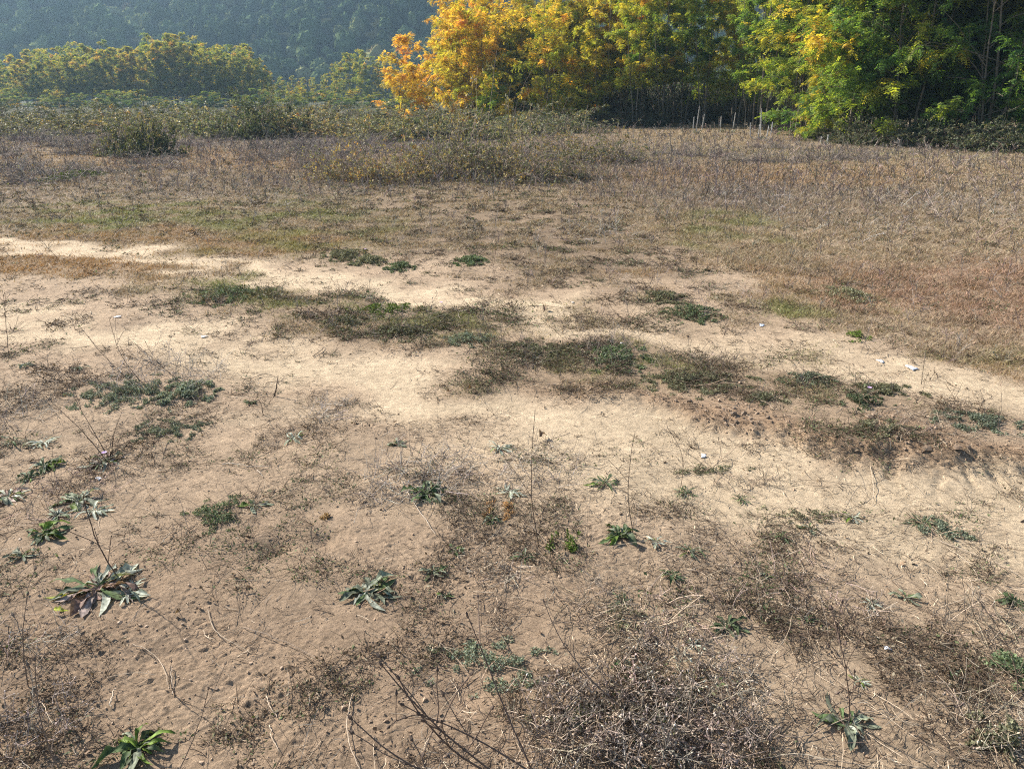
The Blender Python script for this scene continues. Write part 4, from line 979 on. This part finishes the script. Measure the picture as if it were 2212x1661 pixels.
for a in [(1400, 1560, 200, 100, 210, .085, "dense mass of brown seed head brush at the bottom centre", .0050, (.19, .14, .11), 8),
          (1480, 1445, 150, 80, 90, .08, "brown seed head brush just behind the dense bottom mass", .0046, (.21, .155, .12), 7),
          (1560, 1600, 110, 70, 100, .10, "right fringe of brown brush beside the rosette with a tall stalk", .004, (.18, .13, .10), 4),
          (1250, 1600, 140, 70, 110, .11, "left fringe of the bottom brush over bare soil", .004, (.21, .15, .11), 4),
          (1350, 1330, 170, 55, 130, .11, "thin dead brush above the seed head mass", .003, (.25, .18, .13), 3),
          (880, 1040, 110, 60, 150, .13, "greyish dead stem tangle over the green rosette, centre left", .003, (.24, .19, .16), 2),
          (1040, 1020, 130, 50, 110, .10, "thin dry tangle above the tan moss tuft", .003, (.26, .20, .16), 2),
          (350, 815, 130, 50, 150, .15, "dead grey stems rising from the large left weed patch", .004, (.22, .175, .15), 2),
          (715, 885, 50, 24, 60, .08, "small grey dead tangle left of the pale track centre", .003, (.26, .21, .18), 2),
          (1180, 1010, 80, 50, 60, .10, "sparse dry stems around the left tall thin stalk", .003, (.25, .19, .15), 2),
          (1730, 1300, 180, 60, 60, .08, "loose brown dead brush at the right foreground", .0035, (.22, .155, .12), 3),
          (1650, 1230, 160, 50, 55, .08, "sparse dead stems right of the spiky green weed", .003, (.24, .17, .13), 2),
          (2120, 1350, 100, 50, 60, .12, "dead stems near the right edge above the corner clump", .003, (.24, .18, .13), 2),
          (2150, 1570, 100, 90, 80, .12, "tangle of pale straw and dead stems in the bottom right corner", .004, (.2, .15, .11), 2),
          (60, 1380, 90, 60, 36, .09, "dead stems and heads at the left edge below the weed cluster", .004, (.20, .15, .12), 2),
          (50, 1580, 110, 70, 50, .09, "blurred brown brush in the bottom left corner", .004, (.18, .135, .11), 4),
          (110, 1080, 120, 60, 90, .09, "reddish brown dead stems through the left weed cluster", .003, (.21, .14, .11), 2),
          (40, 900, 90, 40, 60, .12, "thin dead weeds at the left edge beside the grey mat", .003, (.22, .17, .14), 2),
          (1080, 1245, 60, 24, 50, .08, "small curled dead weed below the star shaped rosette", .003, (.27, .20, .15), 2),
          (1440, 790, 140, 40, 80, .10, "dead stems over the strip between the tracks, behind the olive mat", .003, (.20, .15, .11), 3),
          (1310, 745, 60, 20, 60, .12, "dead flower heads above the largest dark mat", .004, (.19, .14, .11), 3),
          (1080, 640, 70, 8, 50, .10, "dark fallen twigs lying across the far track", .003, (.15, .10, .07), 1),
          (1230, 690, 70, 8, 40, .10, "dark broken sprig lying on the far track right of the fallen twigs", .003, (.15, .10, .07), 1),
          (1620, 1040, 90, 16, 60, .06, "low dry sprigs along the pale track at the right", .003, (.19, .14, .10), 2),
          (2000, 940, 170, 34, 90, .08, "dead sprigs on the ground beyond the rut bank, right", .003, (.20, .15, .11), 2),
          (1390, 590, 120, 30, 90, .14, "brown dead weeds beyond the far track, right of centre", .004, (.21, .155, .12), 2),
          (1560, 640, 100, 30, 70, .14, "dead weeds at the corner of the right grass", .004, (.22, .165, .13), 2),
          (1050, 500, 160, 30, 90, .16, "thin dead weeds in the sparse centre beyond the far track", .004, (.23, .18, .145), 2),
          (1290, 500, 70, 26, 70, .20, "pale grey dead weed tuft on the centre right field", .004, (.28, .235, .20), 2),
          (630, 430, 130, 20, 90, .26, "brown dead weeds on the left field beyond the green grass", .006, (.20, .16, .13), 2),
          (330, 430, 160, 16, 80, .22, "dark dead weeds above the yellow green grass, left", .006, (.20, .16, .135), 2),
          (1590, 430, 150, 30, 100, .24, "grey dead weeds on the right field", .006, (.27, .23, .20), 2),
          (1800, 490, 160, 30, 90, .20, "pale grey dead weeds in the middle of the right grass", .006, (.28, .24, .21), 2),
          (2050, 450, 150, 26, 90, .22, "pale grey dead weeds near the right edge of the grass", .006, (.28, .24, .21), 2)]:
    brush(*a)

# ---- tall single stalks
def stalk(px, py, tip, label, branches=5, head=.006, col=(.13, .095, .07), r0=.0016, nheads=0, lean_y=0.0, curve=.05):
    """stalk rooted at (px,py) whose tip shows at pixel tip; lean_y: metres the tip leans away (+) or towards (-) the viewer"""
    L0 = loc_of(px, py); x0, y0, z0 = L0; Yt = y0 + lean_y
    k = (CY - tip[1]) / FPX; zt = CAMH + (k * cp - sp_) / (cp + k * sp_) * Yt
    d = Yt * cp - (zt - CAMH) * sp_; xt = (tip[0] - CX) / FPX * d
    e = np.array([xt - x0, Yt - y0, max(zt - z0, .03)])
    r = root("dry_stalk", label, "dry stalk", L0)
    n = 10; t = np.linspace(0, 1, n); wob = np.cumsum(rng.normal(size=(n, 3)) * .004, 0); L = np.linalg.norm(e)
    pts = np.outer(t, e) + np.outer(np.sin(t * np.pi), rng.normal(size=3) * curve * L) * [1, 1, .4] + wob * np.minimum(t, .3)[:, None]
    pts[0] = (0, 0, -.01)
    tb = MB(); c = np.array(col)
    tb.tubes(pts[None], (r0 * np.linspace(1.2, .6, n))[None], c[None], 5)
    E, ED = [pts[-1]], [pts[-1] - pts[-2]]
    for b in range(branches):
        i = rng.integers(2, n - 1); d = nrm(nrm(pts[i + 1] - pts[i]) + rng.normal(size=3) * .55)
        T = arc(pts[i][None], d[None], np.array([L * rng.uniform(.12, .38)]), 5, -.03, .1); tb.tubes(T, np.full((1, 5), r0 * .62), c[None], 4)
        E.append(T[0, -1]); ED.append(T[0, -1] - T[0, -2])
        for z in range(nheads):
            j = rng.integers(1, 4); dd = nrm(T[0, j + 1] - T[0, j] + rng.normal(size=3) * .7); T2 = arc(T[0, j][None], dd[None], np.array([L * .12]), 3, 0, .1)
            tb.tubes(T2, np.full((1, 3), r0 * .5), c[None], 3); E.append(T2[0, -1]); ED.append(T2[0, -1] - T2[0, -2])
    # buds along the stem
    i = rng.integers(2, n - 1, 8); fr = rng.random((8, 1)); bp = pts[i]
    seed_heads(tb, bp, rv(8), np.full(8, head * .55), np.tile(c * .9, (8, 1))); tb.build('stem', M_DRY, r, smooth=True)
    for e_, d_ in zip(E, ED):
        sb = MB(); seed_heads(sb, np.array([e_]), np.array([d_]), np.full(1, head), (c * .8)[None]); sb.build("seed_head", M_DRY, r)
    return r
for a in [(1165, 1185, (1155, 885), "left one of two tall thin stalks in the centre foreground", 3, .003),
          (1368, 1158, (1374, 938), "right one of two tall thin stalks, above the dark green rosette", 2, .003),
          (232, 995, (100, 855), "long bare stalk leaning left from the flowering weed", 4, .004),
          (240, 995, (155, 850), "second stalk from the flowering weed, steeper than the longest one", 4, .004),
          (244, 992, (262, 900), "short branched stalk above the flowering weed", 4, .004),
          (260, 1255, (180, 1070), "leaning stalk rising from the largest rosette", 4, .005, (.11, .075, .055), .002),
          (330, 850, (235, 690), "tall bud bearing stalk above the large left weed patch", 6, .005),
          (300, 840, (170, 700), "leftmost tall stalk above the large left weed patch", 5, .005),
          (400, 835, (290, 740), "leaning stalk at the right of the large left weed patch", 4, .005),
          (20, 780, (8, 640), "branching stalk at the very left edge", 4, .006),
          (592, 852, (600, 812), "short bent dark twig standing on the pale soil, left of centre", 1, .003, (.10, .07, .05), .0035),
          (568, 893, (556, 862), "tiny bare twig standing below the bent dark twig", 0, .002, (.12, .08, .06), .002),
          (1835, 1560, (1792, 1320), "tall stalk with dark seed heads over the lower right rosette", 7, .008, (.13, .09, .07), .0016, 1),
          (1090, 1690, (865, 1470), "tall leaning stalk with dark heads at the bottom, left of the brush", 4, .009, (.12, .085, .065), .0022, 0, -.05),
          (1120, 1700, (828, 1440), "longest leaning stalk of the bottom fan, with a dark tip", 2, .010, (.12, .085, .065), .0022, 0, -.05),
          (1080, 1700, (760, 1560), "lowest stalk of the bottom fan, pointing left", 4, .010, (.12, .085, .065), .0022, 0, -.03),
          (1150, 1660, (1005, 1330), "stalk with a dark round head behind the bottom fan", 1, .008, (.13, .09, .07), .0018, 0, .1),
          (1180, 1690, (880, 1520), "middle stalk of the bottom fan with several heads", 5, .009, (.12, .085, .065), .002, 1, -.04),
          (1380, 1560, (1180, 1305), "long thin stalk leaning left out of the brush", 3, .007, (.17, .125, .095), .0015, 0, .05),
          (1480, 1600, (1540, 1330), "stalk leaning right out of the brush", 4, .006, (.18, .135, .10), .0015, 1, .05),
          (60, 1480, (65, 1290), "stalk with a round head in the lower left", 3, .008, (.17, .13, .10), .0014, 0, 0),
          (150, 1700, (72, 1425), "stalk with seed heads rising at the bottom left corner", 4, .008, (.17, .13, .10), .0014, 0, 0),
          (370, 1690, (450, 1490), "thin stalk with small heads over the bottom left rosette", 4, .006, (.20, .15, .11), .0013, 0, 0),
          (380, 1500, (372, 1430), "short stalk with a head on bare soil, lower left", 1, .006, (.16, .12, .09), .0013, 0, 0),
          (1700, 560, (1690, 470), "single thin grey stalk in the grass of the right field", 4, .006, (.2, .16, .13), .002),
          (1990, 830, (2000, 760), "thin stalk near the edge of the right grass", 3, .004, (.2, .16, .12), .002),
          (1470, 1050, (1440, 930), "thin dark sprig standing right of the tall thin stalks", 3, .003, (.15, .11, .08), .0012),
          (2200, 1500, (2120, 1300), "leaning stalk at the right edge over the corner weeds", 4, .005, (.2, .15, .11), .0015, 1)]:
    stalk(*a)

# ---- fallen straws and sticks
def straw(pts, label, r=.0022, col=(.40, .31, .22), name="fallen_straw"):
    q = np.array([(*P(*p), 0) for p in pts]); n = 14; t = np.linspace(0, len(q) - 1, n); pa = []
    # smooth through the points
    for tt in t:
        i = min(int(tt), len(q) - 2); f = tt - i; p0 = q[max(i - 1, 0)]; p1 = q[i]; p2 = q[i + 1]; p3 = q[min(i + 2, len(q) - 1)]
        pa.append(.5 * ((2 * p1) + (-p0 + p2) * f + (2 * p0 - 5 * p1 + 4 * p2 - p3) * f * f + (-p0 + 3 * p1 - 3 * p2 + p3) * f ** 3))
    pa = np.array(pa); pa[:, 2] = H(pa[:, 0], pa[:, 1]); pa[:, 2] = np.maximum(pa[:, 2], np.convolve(np.pad(pa[:, 2], 2, mode='edge'), np.ones(5) / 5, 'valid')) + r + .003 + .006 * np.sin(np.linspace(0, 3.1, n))
    o0 = pa[0].copy(); mb = MB(); mb.tubes((pa - o0)[None] + rng.normal(size=(1, n, 3)) * .0012, (r * .72 * np.linspace(1, .6, n) * rng.uniform(.85, 1.15, n))[None], np.array([col]) * rng.uniform(.9, 1.1), 5)
    ob = mb.build(name, M_DRY, smooth=True, loc=tuple(o0)); return tag(ob, label, "stick" if name == "stick" else "straw")
for pts, lab, r, col in [
    ([(287, 1393), (330, 1410), (352, 1440), (362, 1480)], "curved pale straw lying on brown soil, lower left", .002, (.40, .31, .22)),
    ([(450, 1320), (462, 1360), (490, 1385), (540, 1410)], "long curved straw left of the lone grey green rosette", .0024, (.36, .28, .2)),
    ([(525, 1355), (580, 1375), (640, 1400), (705, 1438)], "long dark straw running right down over the brown soil", .002, (.26, .2, .15)),
    ([(374, 1500), (370, 1450), (372, 1440)], "short straight stick upright in the picture, lower left", .0024, (.3, .24, .18)),
    ([(480, 1003), (510, 1006), (540, 1012), (590, 1008)], "pale wavy straw right of the flowering weed", .003, (.5, .42, .33)),
    ([(555, 1020), (568, 1032)], "tiny pale straw piece under the wavy straw", .0025, (.5, .42, .33)),
    ([(350, 1180), (372, 1158)], "short thick straw left of the feathery mat", .003, (.38, .3, .22)),
    ([(455, 1435), (500, 1395)], "thin dark twig crossing the long straw", .0015, (.2, .15, .11)),
    ([(240, 1530), (248, 1490)], "short pale straight straw at the lower left", .0028, (.42, .34, .25)),
    ([(575, 1500), (585, 1530), (600, 1545)], "forked pale straw on open soil at the bottom left", .002, (.42, .33, .24)),
    ([(580, 1560), (588, 1600), (605, 1625)], "bent pale straw near the bottom left of centre", .0018, (.42, .33, .24)),
    ([(762, 1500), (750, 1560), (755, 1610), (775, 1661)], "long curved pale straw left of the bottom fan", .0022, (.42, .33, .24)),
    ([(1010, 1450), (960, 1400), (905, 1370)], "thin straw left of the grey creeping mat", .0014, (.38, .3, .22)),
    ([(1350, 1640), (1345, 1560), (1356, 1510)], "bright white grey stick in the brown brush", .003, (.62, .58, .53)),
    ([(1240, 1661), (1300, 1590), (1400, 1540)], "thick pale grey stem at the bottom centre", .0032, (.38, .33, .3)),
    ([(880, 1420), (840, 1390), (800, 1370)], "thin straw below the lone grey green rosette", .0012, (.33, .25, .18)),
    ([(945, 1020), (905, 1035), (855, 1075), (830, 1110)], "grey curved bundle of stems left of the green rosette", .002, (.3, .25, .21)),
    ([(880, 1070), (905, 1110), (940, 1160)], "pale straw leaning down from the dead stem tangle", .0022, (.45, .37, .29)),
    ([(620, 930), (680, 900), (780, 870)], "thin straw by the silvery rosette", .0012, (.25, .19, .14)),
    ([(540, 820), (570, 808), (598, 812)], "dark twig lying beside the bent twig", .0025, (.12, .085, .06)),
    ([(985, 600), (1000, 580), (1030, 575)], "dark curved twig beyond the far track", .003, (.12, .085, .06)),
    ([(1140, 660), (1200, 665), (1270, 680)], "dark long twig lying on the far track", .0032, (.12, .085, .06)),
    ([(675, 770), (700, 755), (690, 745)], "small dark twig on the pale track, left", .003, (.12, .085, .06)),
    ([(1880, 1010), (1888, 1050), (1885, 1085)], "pale vertical scrape straw in the rut bank", .002, (.45, .36, .26)),
    ([(2030, 1165), (2090, 1190), (2150, 1215), (2200, 1240)], "thick fallen stem running off to the right edge", .0028, (.36, .29, .22)),
    ([(1780, 1085), (1850, 1120), (1920, 1150)], "thin fallen stem above the olive trailing weed", .0016, (.38, .3, .22)),
    ([(1580, 1530), (1700, 1600), (1830, 1560), (1900, 1540)], "long fallen stem under the lower right rosette", .0022, (.3, .23, .17)),
    ([(1900, 1661), (1700, 1640), (1600, 1655)], "long straw at the bottom right of the brush", .002, (.36, .28, .2)),
    ([(2212, 1490), (2130, 1560), (2060, 1600)], "pale straw in the bottom right corner", .0022, (.45, .36, .26)),
    ([(1700, 1661), (1760, 1560), (1850, 1510), (1990, 1470)], "long dark stem crossing the shaded soil, lower right", .0016, (.2, .15, .11)),
    ([(490, 595), (520, 610), (545, 580)], "pale twig in the yellow green grass, left", .003, (.5, .42, .35)),
    ([(1070, 1010), (1090, 960), (1140, 930)], "thin pale stem by the left tall stalk", .0012, (.4, .32, .24)),
    ([(1240, 1240), (1180, 1180), (1130, 1120)], "thin pale stem below the moss tuft", .0014, (.4, .32, .24)),
    ([(1555, 1240), (1620, 1180), (1700, 1150)], "thin stem left of the small green weed at the right", .0014, (.36, .28, .2))]:
    straw(pts, lab, r, col, "stick" if "stick" in lab or "twig" in lab or "stem" in lab else "fallen_straw")

# ---- mullein spikes by the wood
def mullein(px, py, toppy, n, label):
    x, y = P(px, py); L0 = (x, y, Hs(x, y)); m_ = mpp(px, py); h = (py - toppy) * m_ * 1.05
    r = root("mullein", label, "plant", L0); tb, lb = MB(), MB()
    for q in range(n):
        tb = MB(); a = rng.uniform(0, 6.28); off = np.array([(q - (n - 1) / 2) * .17 + rng.normal() * .03, rng.normal() * .1, 0]); hh = h * (1 if q == n // 2 else rng.uniform(.45, .8))
        k = 12; t = np.linspace(0, 1, k); pts = off * np.minimum(t * 3 + .3, 1)[:, None] + np.outer(t * hh, [rng.normal() * .08 + (q - (n - 1) / 2) * .08, rng.normal() * .06, 1]); pts[0, 2] = -.02
        rad_ = np.where(t < .35, .009, .019 * (1 - .55 * (t - .35))) * rng.uniform(.9, 1.15, k)
        tb.tubes(pts[None], rad_[None], np.array([[.42, .40, .37]]), 6)
        ns = 60; ii = rng.uniform(3.5, 10.9, ns); i0 = ii.astype(int); f = (ii - i0)[:, None]; b = pts[i0] * (1 - f) + pts[i0 + 1] * f; d = nrm(rng.normal(size=(ns, 3)) * [1, 1, .4])
        seed_heads(tb, b, d, np.full(ns, .016), np.tile([.46, .44, .41], (ns, 1)) * rng.uniform(.7, 1.3, (ns, 1)))
        tb.build('flower_spike', M_DRY, r)
    for q in range(12): leaf_blade(lb, (0, 0, .01), q * 2.4, rng.uniform(.12, .25), .06, rng.uniform(.3, 1.4), .4, np.array([.20, .20, .15]))
    lb.build("leaves", M_LEAF, r)
for a in [(1505, 292, 238, 3, "leftmost cluster of pale grey spikes, tall and close together"), (1558, 290, 258, 1, "shortest single grey spike between the two grey clusters"),
          (1581, 292, 250, 1, "single grey spike just left of the branched grey cluster"), (1645, 305, 242, 5, "broad branched cluster of grey spikes in front of the dark hollow"),
          (1782, 312, 292, 2, "two short grey spikes under the sunlit tree")]:
    mullein(*a)

# ---- small pale scraps
def scrap(px, py, s, label, col=(.75, .76, .78), name="paper_scrap"):
    L0 = loc_of(px, py); n = 5; g = np.linspace(-1, 1, n); X, Y = np.meshgrid(g, g, indexing='ij')
    ang_ = np.arctan2(Y, X); rr_ = 1 + .25 * np.sin(ang_ * 3 + px)
    V = np.stack([X * s * rr_, Y * s * .7 * rr_, .004 + s * .35 * (pn(X * 1.3 + px, Y * 1.3, 3)) ** 2 + s * .12 * (X + 1)], -1)
    i = (np.arange(n - 1)[:, None] * n + np.arange(n - 1)[None, :]); mb = MB()
    mb.add(V.reshape(-1, 3), col, quads=np.stack([i, i + n, i + n + 1, i + 1], -1).reshape(-1, 4))
    o = mb.build(name, M_PLAIN, smooth=True, loc=L0); sm = o.modifiers.new("thick", 'SOLIDIFY'); sm.thickness = .0008
    o.rotation_euler[2] = px * .1; tag(o, label, "scrap" if name == "paper_scrap" else name.replace("_", " "))
for a in [(440, 727, .018, "white scrap on the pale track, left"), (1520, 981, .014, "white scrap on the pale track right of centre"), (1345, 650 + 92, .012, "tiny white fleck between the tracks"),
          (1645, 820 - 112, .02, "blue grey scrap at the corner of the right grass", (.4, .45, .55)), (1903, 783, .02, "white scrap at the edge of the right grass, left of a pair"), (1968, 797, .03, "larger white scrap lying right of the other on the far track"),
          (214, 1036, .011, "white round pebble below the flowering weed"), (255, 690, .02, "white fleck at the left of the pale near track"), (1916, 1404, .009, "small white scrap above the tall seed stalk"), (1237, 654, .014, "whitish fleck on the far track, centre")]:
    scrap(*a)
def deadleaf(px, py, s, label, col=(.16, .105, .075)):
    L0 = loc_of(px, py); r = MB(); leaf_blade(r, (0, 0, .004), px * .37, s * .8, s * .4, .5, .1, np.array(col), .5, .5)
    o = r.build("dead_leaf", M_LEAF, smooth=True, loc=L0); tag(o, label, "leaf")
for a in [(1182, 940, .075, "dark curled dead leaf on the pale track near the left tall stalk"), (1028, 846, .07, "brown curled dead leaf on the pale near track"), (375, 1335, .03, "dark little dead leaf left on brown soil"),
          (437, 1313, .03, "dark little dead leaf at the end of the long curved straw"), (530, 1285, .035, "dark dead crumb right of the largest rosette"), (1175, 672, .10, "brown dead leaf heap on the far track"),
          (965, 846, .05, "small dead leaf left of the brown curled one"), (1905, 1365, .04, "dead leaf in the shaded lower right soil"), (620, 1180, .03, "dark dead leaf by the small pit")]:
    deadleaf(*a)

# ---------------------------------------------------------------- air
hm = bpy.data.materials.new("haze"); hm.use_nodes = True; t = hm.node_tree; t.nodes.clear()
out = t.nodes.new("ShaderNodeOutputMaterial"); pv = t.nodes.new("ShaderNodeVolumePrincipled")
pv.inputs['Color'].default_value = (.50, .76, 1, 1); pv.inputs['Density'].default_value = .00052; pv.inputs['Anisotropy'].default_value = .3
t.links.new(pv.outputs[0], out.inputs['Volume'])
me = bpy.data.meshes.new("haze"); X0, X1, Y0, Y1, Z0, Z1 = -1150, 1150, -1150, 1150, -4, 124
me.from_pydata([(X0, Y0, Z0), (X1, Y0, Z0), (X1, Y1, Z0), (X0, Y1, Z0), (X0, Y0, Z1), (X1, Y0, Z1), (X1, Y1, Z1), (X0, Y1, Z1)], [], [(0, 3, 2, 1), (4, 5, 6, 7), (0, 1, 5, 4), (1, 2, 6, 5), (2, 3, 7, 6), (3, 0, 4, 7)])
me.materials.append(hm); ho = bpy.data.objects.new("haze", me); COL.objects.link(ho); tag(ho, "thin blue haze in the air over the field", "haze", kind='stuff')
